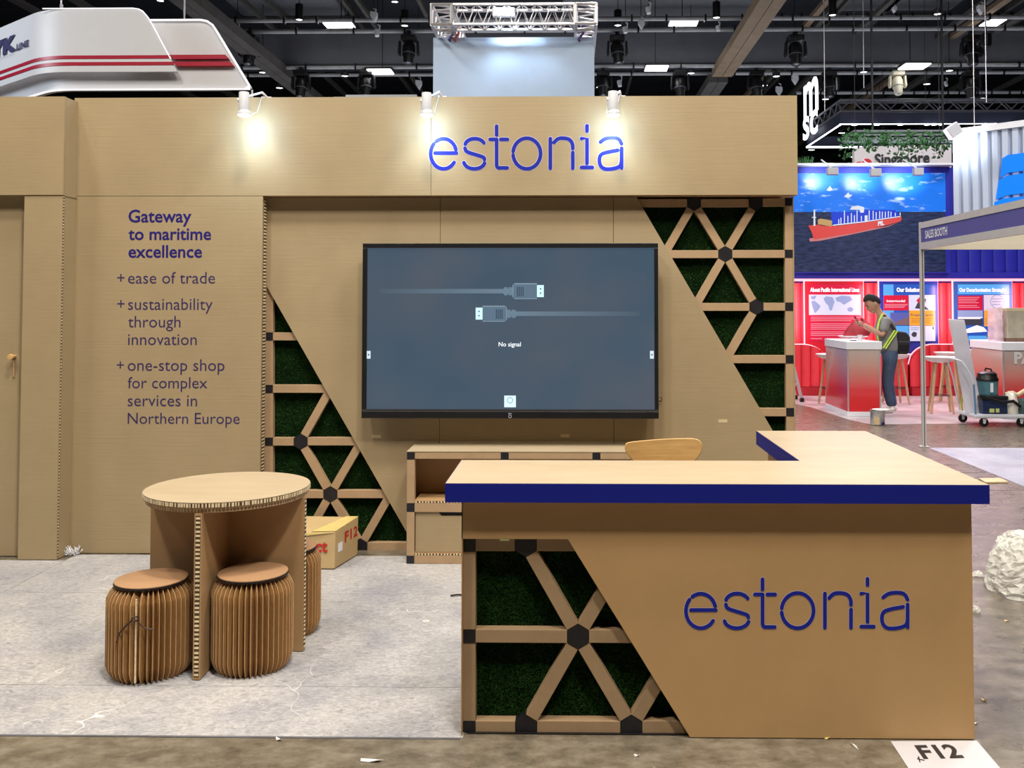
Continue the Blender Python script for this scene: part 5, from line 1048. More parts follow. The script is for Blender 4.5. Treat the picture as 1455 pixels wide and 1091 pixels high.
# singapore sign, pergola slats, plants
YSG = 19.0; sgn = thing('country_sign', (P(1283, 235, YSG).x, YSG, 3.2), 'beige sign board reading Singapore behind the ship billboard', 'sign')
pts = sm([(1215, 262), (1214, 222), (1214, 209), (1226, 208)], 2)+[(1352, 205), (1352, 262)]
MB().prism([P(x, y, YSG) for x, y in pts], (0, .15, 0)).build('sign_board', mat('sign_beige', (.75, .70, .70, 1), .6, var=.03), sgn)
MB().box((P(1225, 300, YSG).x, YSG+.02, 0), (P(1235, 300, YSG).x, YSG+.12, P(1230, 262, YSG).z)).build('post', M['white'], sgn); MB().box((P(1340, 300, YSG).x, YSG+.02, 0), (P(1350, 300, YSG).x, YSG+.12, P(1345, 262, YSG).z)).build('post', M['white'], sgn)
a = P(1243, 234.5, YSG-.02); b = P(1321, 231, YSG-.02); text('lettering', 'Singapore', a, b, ZU, sgn, INK, bold=.025, fit_h=.235)
for x, y, r in ((1232, 232, .10), (1221, 235, .08)): c = P(x, y, YSG-.03); MB().lathe([(0, 0), (r, 0), (r, .02), (0, .02)], c, 20, (0, 1, 0)).build('logo_dot', mat('logo_red', (.7, .02, .04, 1), .4, var=.03), sgn)
pg = thing('pergola', (P(1290, 190, 20.5).x, 20.5, P(1290, 199, 20.5).z), 'pale overhead slats of a pergola behind the ivy', 'pergola')
for i, (y0_, y1_) in enumerate(((184.5, 187), (190, 192.5), (195, 199))):
    a, z0, b, z1 = rect(1213-i*4, y0_, 1370, y1_, 20.5); MB().box((a, 20.5, z0), (b, 20.9, z1)).build('slat', mat('slat_grey', (.33, .35, .38, 1), .6, var=.05), pg)
for x in (1240, 1340): c = P(x, 199, 20.7); MB().box((c.x-.02, 20.68, c.z), (c.x+.02, 20.72, 11.6)).build('hanger', M['dark'], pg)
LEAF = mat('ivy_green', (.05, .16, .045, 1), .5, var=.5, vscale=12, col2=(.02, .07, .02, 1))
iv = thing('hanging_ivy', (P(1275, 205, 17.6).x, 17.6, P(1275, 215, 17.6).z), 'green trailing ivy hanging above the Singapore sign', 'plant'); rr = random.Random(11); lv = MB(); vn = MB()
for k in range(13):
    x = 1203+k*12+rr.uniform(-3, 3); y = 190+rr.uniform(-2, 6); L_ = rr.uniform(8, 24) if k not in (0, 6, 7, 11) else 30; path = []
    for q in range(6):
        path.append(P(x+rr.uniform(-3, 3), y+L_*q/5, 17.6+rr.uniform(-.1, .1)))
    vn.tube(path, .008, 4)
    for p in path:
        for q in range(6):
            c = p+Vector((rr.gauss(0, .07), rr.gauss(0, .06), rr.gauss(0, .04))); d1 = Vector((rr.uniform(-1, 1), rr.uniform(-1, .2), rr.uniform(-1, 1))).normalized(); d2 = d1.cross(Vector((.3, -1, .2))).normalized()
            s = rr.uniform(.03, .06); lv.add([c-d1*s, c+d2*s*.6+d1*s*.2, c+d1*s, c-d2*s*.6+d1*s*.2, c+Vector((0, -.01, 0))], [(0, 1, 4), (1, 2, 4), (2, 3, 4), (3, 0, 4)])
vn.tube([P(1196, 192, 17.6), P(1240, 188, 17.6), P(1300, 189, 17.6), P(1352, 190, 17.6)], .012, 5)
vn.build('vine', LEAF, iv)
for x in (1215, 1335): c = P(x, 190, 17.6); MB().tube([c, Vector((c.x, c.y, 11.6))], .006, 5).build('hanger_wire', M['dark'], iv)
lv.build('leaves', LEAF, iv, kind='stuff')
gt = MB(); rr = random.Random(2)
for k in range(40):
    c = P(1133+rr.uniform(0, 22), 232.5, YR-.1+rr.uniform(-.08, .1)); gt.tube([c, c+Vector((rr.uniform(-.05, .05), 0, rr.uniform(.05, .14)))], [.008, .002], 4)
o = gt.build('grass_tuft', LEAF); rebase(o); solo(o, 'small green grass tuft on the white cap of the blue booth', 'plant', kind='stuff')
# white ribbed container fascia with blue logo
A_ = P(1352, 193, 14.0); B_ = P(1455, 180, 13.27); B_.z = A_.z; du = (B_-A_).normalized(); dn = Vector((du.y, -du.x, 0)); zl0 = 2.60
cw = thing('ribbed_fascia', (A_.x, A_.y, zl0), 'white ribbed container-style wall with a blue wave logo, upper right', 'wall panel')
RW = mat('ribbed_white', (.46, .52, .64, 1), .4, var=.02); LEN = 3.6
MB().prism([A_-dn*.06, A_+du*LEN-dn*.06, A_+du*LEN-dn*.16, A_-dn*.16], (0, 0, zl0-A_.z)).build('back_sheet', RW, cw)
k = 0; s = 0
while s < LEN-.13:
    wv = .115; p = A_+du*s; q = A_+du*(s+wv); MB().prism([p-dn*.06, p+du*.018, q-du*.018, q-dn*.06], (0, 0, zl0-A_.z)).build('rib', RW, cw); s += .142
MB().prism([A_+dn*.03, A_+du*LEN+dn*.03, A_+du*LEN-dn*.18, A_-dn*.18], (0, 0, .09)).build('top_rail', M['white'], cw)
MB().tube([A_+du*.3-dn*.1+ZU*.08, A_+du*.3-dn*.1+ZU*8.2], .006, 5).build('hanger_cable', M['alu'], cw); MB().tube([A_+du*3-dn*.1+ZU*.08, A_+du*3-dn*.1+ZU*8.2], .006, 5).build('hanger_cable', M['alu'], cw)
def onw(px, py, off=.03): d = ray(px, py); Q = A_+dn*off; return O+d*((Q-O).dot(dn)/d.dot(dn))
LB = emis('logo_blue', (.0, .22, .95, 1), .8)
for pts in ([(1424, 225), (1432, 220), (1455, 217), (1490, 215), (1490, 238), (1455, 242), (1432, 245), (1421, 252)], [(1419, 256), (1430, 250), (1455, 246), (1490, 243), (1490, 270), (1455, 274), (1430, 277), (1415, 283)], [(1413, 287), (1425, 282), (1455, 279), (1490, 276), (1490, 300), (1411, 300)]):
    MB().prism([onw(*p) for p in pts], -dn*.025).build('logo', LB, cw)
lp = P(1354, 186, 13.6); t = thing('wall_floodlight', tuple(lp), 'tilted white box floodlight at the ribbed wall corner', 'lamp'); ax = Vector((.55, .1, -.75)).normalized()
sd = Vector((.75, 0, .55)); c8 = [lp+sd*a*.10+ax*b*.09+Vector((0, c*.08, 0)) for c in (-1, 1) for a, b in ((-1, -1), (1, -1), (1, 1), (-1, 1))]
MB().add(c8, [(0, 1, 2, 3), (7, 6, 5, 4), (0, 4, 5, 1), (1, 5, 6, 2), (2, 6, 7, 3), (3, 7, 4, 0)]).build('lamp_box', M['white'], t, bevel=.01)
MB().prism([lp+sd*.08+ax*.092-Vector((0, .06, 0)), lp-sd*.08+ax*.092-Vector((0, .06, 0)), lp-sd*.08+ax*.092+Vector((0, .06, 0)), lp+sd*.08+ax*.092+Vector((0, .06, 0))], ax*.006).build('lamp_lens', LED, t)
MB().tube([lp+Vector((0, .08, 0)), A_+Vector((.1, 0, .05))], .014, 6).build('lamp_arm', M['white'], t)
spot('ribbed_spot', lp+ax*.14+Vector((0, -.05, 0)), onw(1372, 205), 30, (.85, .94, 1), 120, .9, .04)
area('ribbed_wash', (A_.x+.8, 11.6, 3.9), .8, 13, (.72, .82, 1), (math.radians(-80), 0, math.radians(0)))
# ================================================================== SALES BOOTH (shell scheme)
YSB = 10.75; XS = P(1311, 480, YSB).x
sbh = thing('sales_booth', (XS, YSB, 0), 'aluminium shell-scheme booth frame with a blue SALES BOOTH fascia', 'booth frame')
SA = mat('shell_alu', (.55, .53, .50, 1), .4, .3, var=.05); SBU = mat('fascia_purple', (.075, .070, .27, 1), .5, var=.03); CR = mat('fascia_cream', (.62, .56, .42, 1), .5, var=.03)
def zz_(y): return P(1312, y, YSB).z
MB().box((XS-.022, YSB-.022, .004), (XS+.022, YSB+.022, zz_(316))).build('post', SA, sbh, bevel=.004); MB().box((XS-.006, YSB-.0235, .01), (XS+.006, YSB-.0225, zz_(355))).build('post_groove', mat('groove_dark', (.12, .11, .10, 1), .6, var=.1), sbh)
MB().box((XS-.05, YSB-.05, .003), (XS+.05, YSB+.05, .012)).build('foot_plate', SA, sbh)
for a, b, m_, nm, e_ in ((316.5, 325, SA, 'top_rail', .0), (325, 345, SBU, 'fascia_board', .008), (345, 354.5, SA, 'lower_rail', .0)):
    MB().box((XS-.02+e_, 5.2, zz_(b)), (XS+.02-e_, YSB-.023, zz_(a))).build(nm, m_, sbh)
MB().box((XS+.023, YSB-.02, zz_(354.5)), (XS+4.5, YSB+.02, zz_(345))).build('lower_rail', CR, sbh); MB().box((XS+.023, YSB-.012, zz_(345)), (XS+4.5, YSB+.012, zz_(325))).build('fascia_back', CR, sbh); MB().box((XS+.023, YSB-.02, zz_(325)), (XS+4.5, YSB+.02, zz_(316.5))).build('top_rail', SA, sbh)
for yy in (5.2,): MB().box((XS-.022, yy-.022, .004), (XS+.022, yy+.022, zz_(316))).build('post', SA, sbh)
for xx_, yy in ((4.5, YSB), (4.5, 5.2)): MB().box((XS+xx_-.022, yy-.022, .004), (XS+xx_+.022, yy+.022, zz_(316))).build('post', SA, sbh)
def onx(px, py, X): d = ray(px, py); return O+d*(X/d.x)
a = onx(1315, 339, XS-.013); b = onx(1346, 333, XS-.013); a.z = b.z = (a.z+b.z)/2; text('lettering', 'SALES BOOTH', a, b, ZU, sbh, M['white'], bold=.02, lift=(-.002, 0, 0), fit_h=.088)
BC = vinyl('pale_carpet_film', (.47, .49, .57, 1), (.31, .33, .39, 1), .4, (.5, 1, 1))
o = MB().box((XS+.03, 7.0, .0003), (XS+4.4, YSB-.06, .002)).build('sales_booth_carpet', BC); solo(o, 'pale bluish film-covered carpet inside the sales booth posts', 'carpet')
pk = MB(); c4 = [G(1391, 681.5), G(1421, 681), G(1433, 686.5), G(1400, 687)]; pk.prism([p+ZU*.003 for p in c4], (0, 0, .012)); o = pk.build('wood_offcut', PY); rebase(o); solo(o, 'tan wood offcut on the floor right of the counter top', 'offcut')
JN = mat('joint_tape', (.13, .12, .12, 1), .6, var=.1); o = MB()
for (x0, x1, y) in ((1340, 1362, 660.5), (1366, 1400, 671.5), (1398, 1452, 696.5)):
    a, b = G(x0, y), G(x1, y); o.bar(a+ZU*.0011, b+ZU*.0011, .008, .0016, (0, 0, 1))
o = o.build('floor_joint', JN); solo(o, 'thin dark joint strips in the concrete right of the counter', 'joint', kind='stuff')
# light floor film of the red booth
pts = [G(1090, 561.2), G(1090, 567), (G(1150, 578)), G(1205, 596), G(1237, 603), G(1620, 600), G(1620, 561.2)]
o = MB().prism([Vector((p.x, p.y, .0004)) for p in pts][::-1], (0, 0, .0016)).build('booth_floor_sheet', vinyl('pink_floor_film', (.66, .58, .60, 1), (.42, .38, .40, 1), .3, (.3, 1, 1))); solo(o, 'pale film-covered floor of the red and blue booth', 'carpet')
# ================================================================== BOOTH COUNTERS
def gradm(name, stops):
    m = bpy.data.materials.new(name); m.use_nodes = True; N = m.node_tree.nodes; L = m.node_tree.links; b = N['Principled BSDF']; b.inputs['Roughness'].default_value = .18; b.inputs['Coat Weight'].default_value = .5
    tc_ = N.new('ShaderNodeTexCoord'); sp = N.new('ShaderNodeSeparateXYZ'); L.new(tc_.outputs['Generated'], sp.inputs[0]); r = N.new('ShaderNodeValToRGB'); L.new(sp.outputs[2], r.inputs[0])
    r.color_ramp.elements[0].position, r.color_ramp.elements[0].color = stops[0]; r.color_ramp.elements[1].position, r.color_ramp.elements[1].color = stops[-1]
    for p, c_ in stops[1:-1]: e_ = r.color_ramp.elements.new(p); e_.color = c_
    L.new(r.outputs[0], b.inputs['Base Color']); return m
GRD = gradm('red_fade_print', [(0, (.62, .015, .02, 1)), (.35, (.62, .03, .03, 1)), (.75, (.50, .28, .23, 1)), (1, (.45, .38, .34, 1))])
def pod(px0, px1, Yf, Yb, lab, txt=None):
    a, b = P(px0, 545, Yf).x, P(px1, 545, Yf).x; t = thing('display_counter', ((a+b)/2, Yf, 0), lab, 'counter', 'red fading display counters')
    MB().box((a-.01, Yf-.01, .004), (b+.01, Yb, .07)).build('base', M['white'], t); MB().box((a, Yf, .07), (b, Yb-.02, .965)).build('body', GRD, t)
    MB().box((a-.012, Yf-.015, .97), (b+.02, Yb, 1.085)).build('top', M['white'], t, bevel=.006)
    for x in (a, b-.02): MB().box((x, Yf-.006, .07), (x+.02, Yf-.0005, .965)).build('corner_profile', M['alu'], t)
    if txt: q0 = Vector((a+.16, Yf-.004, .79)); text('lettering', txt, q0, q0+Vector((.80, 0, 0)), ZU, t, mat('letter_pale', (.62, .60, .58, 1), .5, var=.02), bold=.05, fit_h=.165, lift=(0, -.003, 0))
    return t, a, b
pod(1204, 1251.5, 13.6, 14.75, 'tall white-topped red fading counter the man leans at')
pod(1425, 1530, 13.35, 14.4, 'red fading counter at the frame edge carrying a wrapped parcel', 'PACIFIC')
c = P(1222, 487, 13.9); t = MB().lathe([(0, 0), (.032, 0), (.042, .085), (.038, .085), (.029, .004), (0, .004)], (c.x, 13.9, 1.0865), 18).build('plastic_cup', mat('cup_clear', (.75, .75, .78, 1), .1, alpha=.5, var=.02), smooth=True); rebase(t); solo(t, 'small clear plastic cup on the tall white counter', 'cup')
c = P(1214, 487, 13.9); t = MB().box((c.x-.06, 13.85, 1.0865), (c.x+.02, 13.93, 1.096)).build('phone_case', M['black'], bevel=.003); rebase(t); solo(t, 'flat black object beside the plastic cup', 'gadget')
# tray with red jacket behind
c = P(1212, 478, 15.65); t = thing('tray_stand', (c.x, 15.65, 0), 'slim white pedestal tray behind the counter carrying a red cloth', 'stand'); MB().lathe([(0, -.02), (.20, -.02), (.24, 0), (.24, .012), (0, .012)], (c.x, 15.65, c.z), 24).build('tray', M['white'], t, smooth=True); MB().lathe([(.16, .004), (.16, .016), (.025, .03), (.025, c.z-.021)], (c.x, 15.65, 0), 16).build('pedestal', M['white'], t, smooth=True)
rr = random.Random(6); mb = MB(); nx, ny = 22, 8; vs = []
x0 = c.x-.12
for j in range(ny+1):
    th = math.pi/2*j/ny
    for i in range(nx):
        a = 2*math.pi*i/nx; rad = math.cos(th)**.8*(1+.12*math.sin(4*a)) if j < ny else 0.02; vs.append((c.x+.05+rad*.22*math.cos(a)+rr.uniform(-.012, .012)+.10*math.sin(th), 15.65+rad*.13*math.sin(a), c.z+.014+max(0, math.sin(th)*.24*(1+.2*math.sin(2*a))+(rr.uniform(-.012, .012) if j else 0))))
mb.add(vs, [(j*nx+i, j*nx+(i+1) % nx, (j+1)*nx+(i+1) % nx, (j+1)*nx+i) for j in range(ny) for i in range(nx)]+[tuple(ny*nx+i for i in range(nx))])
t = mb.build('red_cloth', mat('jacket_red', (.24, .010, .02, 1), .6, var=.25, vscale=8), smooth=True); rebase(t); solo(t, 'crumpled red cloth bundle on the slim white tray', 'cloth')
# ---- bar stools
SW_ = mat('seat_white', (.74, .73, .70, 1), .35, var=.02); LW = mat('leg_beech', (.50, .32, .18, 1), .5, var=.1, vscale=20)
def barstool(px, py, Yc, lab, rot=.4, hgt=.79):
    c = P(px, py, Yc); x, y = c.x, Yc; t = thing('bar_stool', (x, y, 0), lab, 'stool', 'white seated bar stools')
    MB().lathe([(0, -.05), (.10, -.046), (.19, -.018), (.238, .030), (.246, .040), (.228, .036), (.17, .004), (0, -.006)], (x, y, hgt), 28).build('seat', SW_, t, smooth=True)
    for k in range(4):
        a = rot+math.pi/2*k; MB().tube([(x+.10*math.cos(a), y+.10*math.sin(a), hgt-.025), (x+.22*math.cos(a), y+.22*math.sin(a), .006)], [.024, .018], 8).build('leg', LW, t, smooth=True)
    MB().tube([(x+.178*math.cos(rot+math.pi/2*k), y+.178*math.sin(rot+math.pi/2*k), .27) for k in range(5)], .006, 6).build('foot_ring', M['black'], t)
barstool(1181, 505, 15.15, 'white seated bar stool left of the tall white counter', .9, .78)
barstool(1272, 505, 15.25, 'white seated bar stool just right of the man', .9, .78)
barstool(1336, 510, 14.05, 'white seated bar stool just right of the aluminium pole', .55, .80)
barstool(1349, 504, 15.5, 'white seated bar stool behind the one by the pole', .3, .79)
barstool(1397, 500, 14.9, 'white seated bar stool behind the leaning grey board', .6, .86)
# ---- step ladder
c = G(1139, 571); t = thing('step_ladder', (c.x-.3, c.y, 0), 'aluminium step ladder peeking out beside the kraft booth end', 'ladder'); FT_ = M['black']
tp_ = Vector((c.x-.42, c.y+.2, 1.75)); 
for s, yy in ((1, -.22), (1, .22), (-1, -.22), (-1, .22)):
    f_ = Vector((c.x-.42+s*.42, c.y+.2+yy, .03)); MB().bar(f_, tp_+Vector((s*.03, yy*.6, 0)), .05, .025, (0, 1, 0)).build('rail', M['alu'], t); MB().box((f_.x-.03, f_.y-.03, .004), (f_.x+.03, f_.y+.03, .07)).build('foot', FT_, t)
for k in range(6):
    z = .28*(k+1); q = (1-z/1.75); x = tp_.x+.03+.39*q; hw_ = .132+.088*q; MB().box((x-.04, c.y+.2-hw_, z-.012), (x+.03, c.y+.2+hw_, z+.012)).build('step', M['alu'], t)
MB().box((tp_.x-.10, tp_.y-.16, 1.75), (tp_.x+.10, tp_.y+.16, 1.79)).build('top_cap', M['black'], t)
# ---- paint can
c = G(1247, 603.5); t = thing('paint_can', (c.x, c.y, 0), 'open paint can with drips on the floor before the white counter', 'can')
MB().lathe([(0, .004), (.092, .004), (.095, .012), (.095, .185), (.098, .19), (.098, .198), (.088, .198), (.088, .17), (0, .165)], (c.x, c.y, 0), 28).build('tin', mat('tin_print', (.60, .58, .56, 1), .3, var=.3, vscale=9, col2=(.10, .10, .16, 1)), t, smooth=True)
for a0, a1, z0, z1, m_ in ((-2.4, -1.6, .015, .14, PY), (-1.3, -.8, .01, .05, M['navy_ink'])):
    g = MB(); n = 8
    vs = [(c.x+.0962*math.cos(a0+(a1-a0)*k/n), c.y+.0962*math.sin(a0+(a1-a0)*k/n), z) for k in range(n+1) for z in (z0, z1*(1-.3*(k % 2)))]; g.add(vs, [(2*k, 2*k+2, 2*k+3, 2*k+1) for k in range(n)]).build('label_print', m_, t)
MB().lathe([(0, 0), (.11, 0), (.115, .008), (0, .014)], (c.x+.05, c.y+.02, .199), 20).build('lid', PW, t); MB().tube([(c.x+.07, c.y, .21), (c.x+.055, c.y-.02, .30)], .006, 6).build('stir_stick', PW, t)
MB().tube([(c.x-.095, c.y, .17), (c.x-.06, c.y-.08, .11), (c.x+.02, c.y-.105, .08), (c.x+.09, c.y-.04, .13), (c.x+.095, c.y, .17)], .002, 5).build('handle', M['alu'], t)
# ================================================================== TROLLEY AND LOAD
fl0 = G(1378, 607.5); YF_ = fl0.y; zpl = .165
pl_ = P(1386, 594, YF_); pbk = P(1361, 584.5, YF_+.62); xL = pl_.x; 
tr_ = thing('platform_trolley', (xL+.4, YF_+.3, 0), 'grey platform trolley loaded with tools on four black castors', 'trolley')
XR = xL+1.05; YBk = YF_+.62; TRM = mat('trolley_grey', (.55, .56, .60, 1), .45, var=.06)
MB().box((xL, YF_+.02, zpl-.045), (XR, YBk, zpl)).build('platform', TRM, tr_, bevel=.01)
for x, y in ((xL+.14, YF_+.07), (XR-.42, YF_+.07), (xL+.05, YBk-.1), (XR-.14, YBk-.1)):
    w_ = MB().lathe([(0, -.018), (.04, -.018), (.058, -.014), (.06, 0), (.058, .014), (.04, .018), (0, .018)], (x, y, .062), 24, (0, 1, 0)).build('castor', M['black'], tr_, smooth=True)
    MB().lathe([(0, -.022), (.018, -.022), (.018, .022), (0, .022)], (x, y, .062), 14, (0, 1, 0)).build('hub', M['white'], w_); MB().prism([(x-.03, y-.026, .122), (x+.03, y-.026, .122), (x+.012, y-.026, .055), (x-.012, y-.026, .055)], (0, .005, 0)).build('fork', TRM, w_)
h0, h1 = Vector((xL+.03, YF_+.06, zpl)), Vector((xL+.03, YBk-.05, zpl)); hh_ = .72
BLU = mat('handle_blue', (.10, .20, .36, 1), .4, var=.08)
MB().tube([h0, h0+Vector((-.02, 0, .40))], .014).build('handle_post', BLU, tr_, smooth=True)
MB().tube([Vector(p) for p in [h0+Vector((-.02, 0, .40)), h0+Vector((-.06, .02, .55)), h0+Vector((-.13, .10, hh_-.02)), h0+Vector((-.17, .20, hh_)), h1+Vector((-.17, -.12, hh_)), h1+Vector((-.16, -.03, hh_-.06)), h1+Vector((-.08, 0, .45)), h1]], .014).build('handle_bar', TRM, tr_, smooth=True)
v = [P(1348.5, 453.5, YF_+.50), P(1370.5, 455, YF_+.50), P(1396, 591.5, YF_+.22), P(1372.5, 590, YF_+.22)]
for p in v[2:]: p.z = zpl+.002
t = MB().prism(v, Vector((.0, .022, .004))).build('leaning_board', mat('board_grey', (.50, .48, .52, 1), .55, var=.04)); t2 = rebase(t); solo(t2, 'long grey board leaning upright on the platform trolley', 'board')
Yv = YF_+.41; c = P(1403, 560, Yv); r_ = 14*Yv/1320; q = Yv/1320; vz = lambda y: P(1403, y, Yv).z
t = thing('wet_vacuum', (c.x, Yv, zpl), 'teal and black drum vacuum cleaner standing on the trolley', 'vacuum'); TEAL = mat('teal_plastic', (.06, .17, .21, 1), .35, var=.08)
MB().lathe([(0, 0), (r_*.95, 0), (r_, .02), (r_, vz(560)-zpl), (0, vz(560)-zpl)], (c.x, Yv, zpl+.002), 24).build('lower_drum', M['black'], t, smooth=True)
MB().lathe([(0, 0), (r_*.98, 0), (r_*1.02, vz(541)-vz(560)), (0, vz(541)-vz(560))], (c.x, Yv, vz(560)+.003), 24).build('drum', TEAL, t, smooth=True)
MB().lathe([(0, 0), (r_*1.06, 0), (r_*1.06, .03), (r_*.95, .05), (r_*.9, .10), (r_*.6, .125), (0, .13)], (c.x, Yv, vz(541)+.004), 24).build('motor_head', M['black'], t, smooth=True)
MB().box((c.x-.02, Yv-r_-.012, vz(556)), (c.x+.015, Yv-r_+.01, vz(543))).build('latch', M['white'], t); MB().tube([(c.x-.03, Yv, vz(541)+.125), (c.x-.02, Yv, vz(541)+.17), (c.x+.05, Yv, vz(541)+.16), (c.x+.07, Yv, vz(541)+.11)], .012).build('carry_handle', M['black'], t)
Yc_ = YF_+.12; a, z0, b, z1 = rect(1396, 568, 1432, 590, Yc_)
t = thing('tool_case', ((a+b)/2, Yc_+.1, zpl), 'dark blue tool case with two yellow stickers on the trolley', 'case'); NV = mat('case_navy', (.012, .025, .075, 1), .4, var=.1)
MB().box((a, Yc_, zpl+.001), (b, Yc_+.13, z1)).build('case_body', NV, t, bevel=.012); MB().box((a-.01, Yc_-.008, z1+.0), (b+.01, Yc_+.135, z1+.05)).build('case_lid', M['black'], t, bevel=.01)
for x in (1406, 1415): q0 = rect(x, 580.5, x+(7 if x < 1410 else 5), 586, Yc_-.003); MB().box((q0[0], Yc_-.003, q0[1]), (q0[2], Yc_-.0005, q0[3])).build('sticker', mat('sticker_yellow', (.62, .68, .22, 1), .4, var=.05), t)
t = MB().tube([P(1392, 563, Yc_-.06), P(1408, 567, Yc_-.06), P(1425, 572, Yc_-.07), P(1440, 570, Yc_-.06), P(1450, 578, Yc_-.05)], .022, 8).build('vacuum_hose', M['black'], smooth=True); rebase(t); solo(t, 'thick black hose draped over the blue tool case', 'hose')
t = MB().tube([P(1364, 530, YBk-.1), P(1366, 545, YBk-.12), P(1368, 560, YBk-.1), P(1366, 575, YBk-.1), P(1368, 586, YBk-.1)], .014, 8).build('green_hose', mat('hose_green', (.42, .52, .06, 1), .4, var=.05), smooth=True); rebase(t); solo(t, 'yellow green hose hanging at the trolley handle', 'hose')
for i, (px, py, wx, hz_, m_, lab) in enumerate(((1437, 588, .10, .27, mat('bag_cream', (.66, .62, .54, 1), .5, bump=20, var=.1), 'cream plastic sack standing beside the blue tool case'), (1452, 588, .09, .19, mat('bag_green', (.03, .06, .055, 1), .6, bump=20, var=.2), 'dark green bag at the right end of the trolley'))):
    c = P(px, py, YF_+.2); rr = random.Random(i+40); vs = []; nx, ny = 20, 9
    for j in range(ny+1):
        th = math.pi/2*j/ny
        for k in range(nx):
            a = 2*math.pi*k/nx; rad = max(.05, math.cos(th))**.5*(1+.1*math.sin(3*a+i)); vs.append((c.x+rad*wx*math.cos(a)+rr.uniform(-.008, .008), YF_+.2+rad*.09*math.sin(a), zpl+.002+(math.sin(th)*hz_*(1+.1*math.sin(2*a+j))+rr.uniform(-.004, .004) if j else 0)))
    t = MB().add(vs, [(j*nx+k, j*nx+(k+1) % nx, (j+1)*nx+(k+1) % nx, (j+1)*nx+k) for j in range(ny) for k in range(nx)]+[tuple(ny*nx+k for k in range(nx)), tuple(range(nx-1, -1, -1))]).build('sack', m_, smooth=True); rebase(t); solo(t, lab, 'bag')
c = P(1430, 565, YF_+.25); 
t = MB().tube([P(1428, 560, YF_+.3), P(1438, 558, YF_+.3), P(1446, 561, YF_+.28), P(1456, 555, YF_+.28), P(1466, 557, YF_+.28)], [.025, .03, .03, .032, .02], 9).build('rolled_cloth', PY, smooth=True); rebase(t); solo(t, 'tan rolled cloth lying on top of the sacks', 'cloth')
# parcel on the counter
Yp_ = 13.55; a, z0, b, z1 = rect(1431, 438, 1478, 491, Yp_); t = thing('wrapped_parcel', ((a+b)/2, Yp_+.15, 1.0865), 'plastic wrapped carton standing on the right display counter', 'parcel')
MB().box((a, Yp_, 1.0875), (b, Yp_+.4, z1)).build('carton', mat('parcel_olive', (.36, .33, .25, 1), .35, var=.2, vscale=5, bump=8, bstr=.5), t, bevel=.01)
MB().box((a-.004, Yp_-.004, 1.0875), (b+.004, Yp_+.404, 1.14)).build('carton_base', mat('parcel_brown', (.16, .09, .06, 1), .5, var=.3, vscale=10), t); MB().box((a-.004, Yp_-.004, z1-.045), (b+.004, Yp_+.404, z1+.004)).build('carton_tape', mat('parcel_tape', (.50, .44, .28, 1), .3, var=.05), t)
WR = mat('bubble_wrap', (.80, .62, .70, 1), .15, alpha=.55, var=.15, vscale=14, bump=30, bstr=1.0); rr = random.Random(9)
xw0 = P(1415.5, 465, Yp_).x; vs = []; nx, ny = 18, 14
for j in range(ny+1):
    for k in range(nx):
        a_ = 2*math.pi*k/nx; vs.append(((xw0+a)/2+.08*math.cos(a_)*(1+.1*math.sin(j)), Yp_+.2+.18*math.sin(a_)+rr.uniform(-.01, .01), 1.0875+(z1-1.0875)*j/ny+(rr.uniform(-.006, .006) if 0 < j < ny else 0)))
MB().add(vs, [(j*nx+k, j*nx+(k+1) % nx, (j+1)*nx+(k+1) % nx, (j+1)*nx+k) for j in range(ny) for k in range(nx)]).build('bubble_wrap', WR, t, smooth=True)
# ================================================================== THE MAN
def skin(joints, edges, sub=1, root=0):
    me = bpy.data.meshes.new('s'); me.from_pydata([j[0] for j in joints], edges, []); o = bpy.data.objects.new('s', me); COL.objects.link(o)
    m = o.modifiers.new('skin', 'SKIN'); m.use_smooth_shade = True
    for i, j in enumerate(joints):
        r = j[1]; me.skin_vertices[0].data[i].radius = (r, r) if not isinstance(r, tuple) else r
    me.skin_vertices[0].data[root].use_root = True
    s = o.modifiers.new('sub', 'SUBSURF'); s.levels = sub; s.render_levels = sub
    dg = bpy.context.evaluated_depsgraph_get(); e = o.evaluated_get(dg); m2 = bpy.data.meshes.new_from_object(e)
    v = [x.co.copy() for x in m2.vertices]; f = [tuple(p.vertices) for p in m2.polygons]
    bpy.data.objects.remove(o); bpy.data.meshes.remove(me); bpy.data.meshes.remove(m2); return v, f
YM = 14.15
def J(px, py, dy, r): return (P(px, py, YM+dy)*1.0, r)
base = G(1263, 590); base = Vector((P(1264, 560, YM).x, YM, 0))
man = thing('person', (base.x, YM, 0), 'man in grey T-shirt and jeans with hi-vis straps bowing over his phone', 'person')
zfix = P(1264, 588.5, YM).z
def Jz(px, py, dy, r):
    p = P(px, py, YM+dy); p.z -= zfix*(1 if True else 0)*(max(0, (py-418)/(588.5-418))); return (p, r)
js = [Jz(1263, 503, 0, .095), Jz(1262, 488, 0, .10), Jz(1259, 470, 0, .12), Jz(1255, 454, 0, .09), Jz(1250.5, 447, 0, .060), Jz(1246.5, 441, 0, .060), Jz(1241, 435, 0, .088), Jz(1239, 428, 0, .090),
      Jz(1264, 512, -.09, .085), Jz(1260, 546, -.10, .058), Jz(1265, 578, -.10, .038), Jz(1264, 512, .09, .085), Jz(1262, 546, .12, .058), Jz(1269, 578, .12, .038),
      Jz(1257.5, 457, -.17, .058), Jz(1254.5, 478, -.22, .042), Jz(1240, 469, -.18, .038), Jz(1227, 461, -.10, .026),
      Jz(1257.5, 457, .17, .058), Jz(1252, 477, .22, .042), Jz(1238, 470, .14, .038), Jz(1226, 463, .02, .026)]
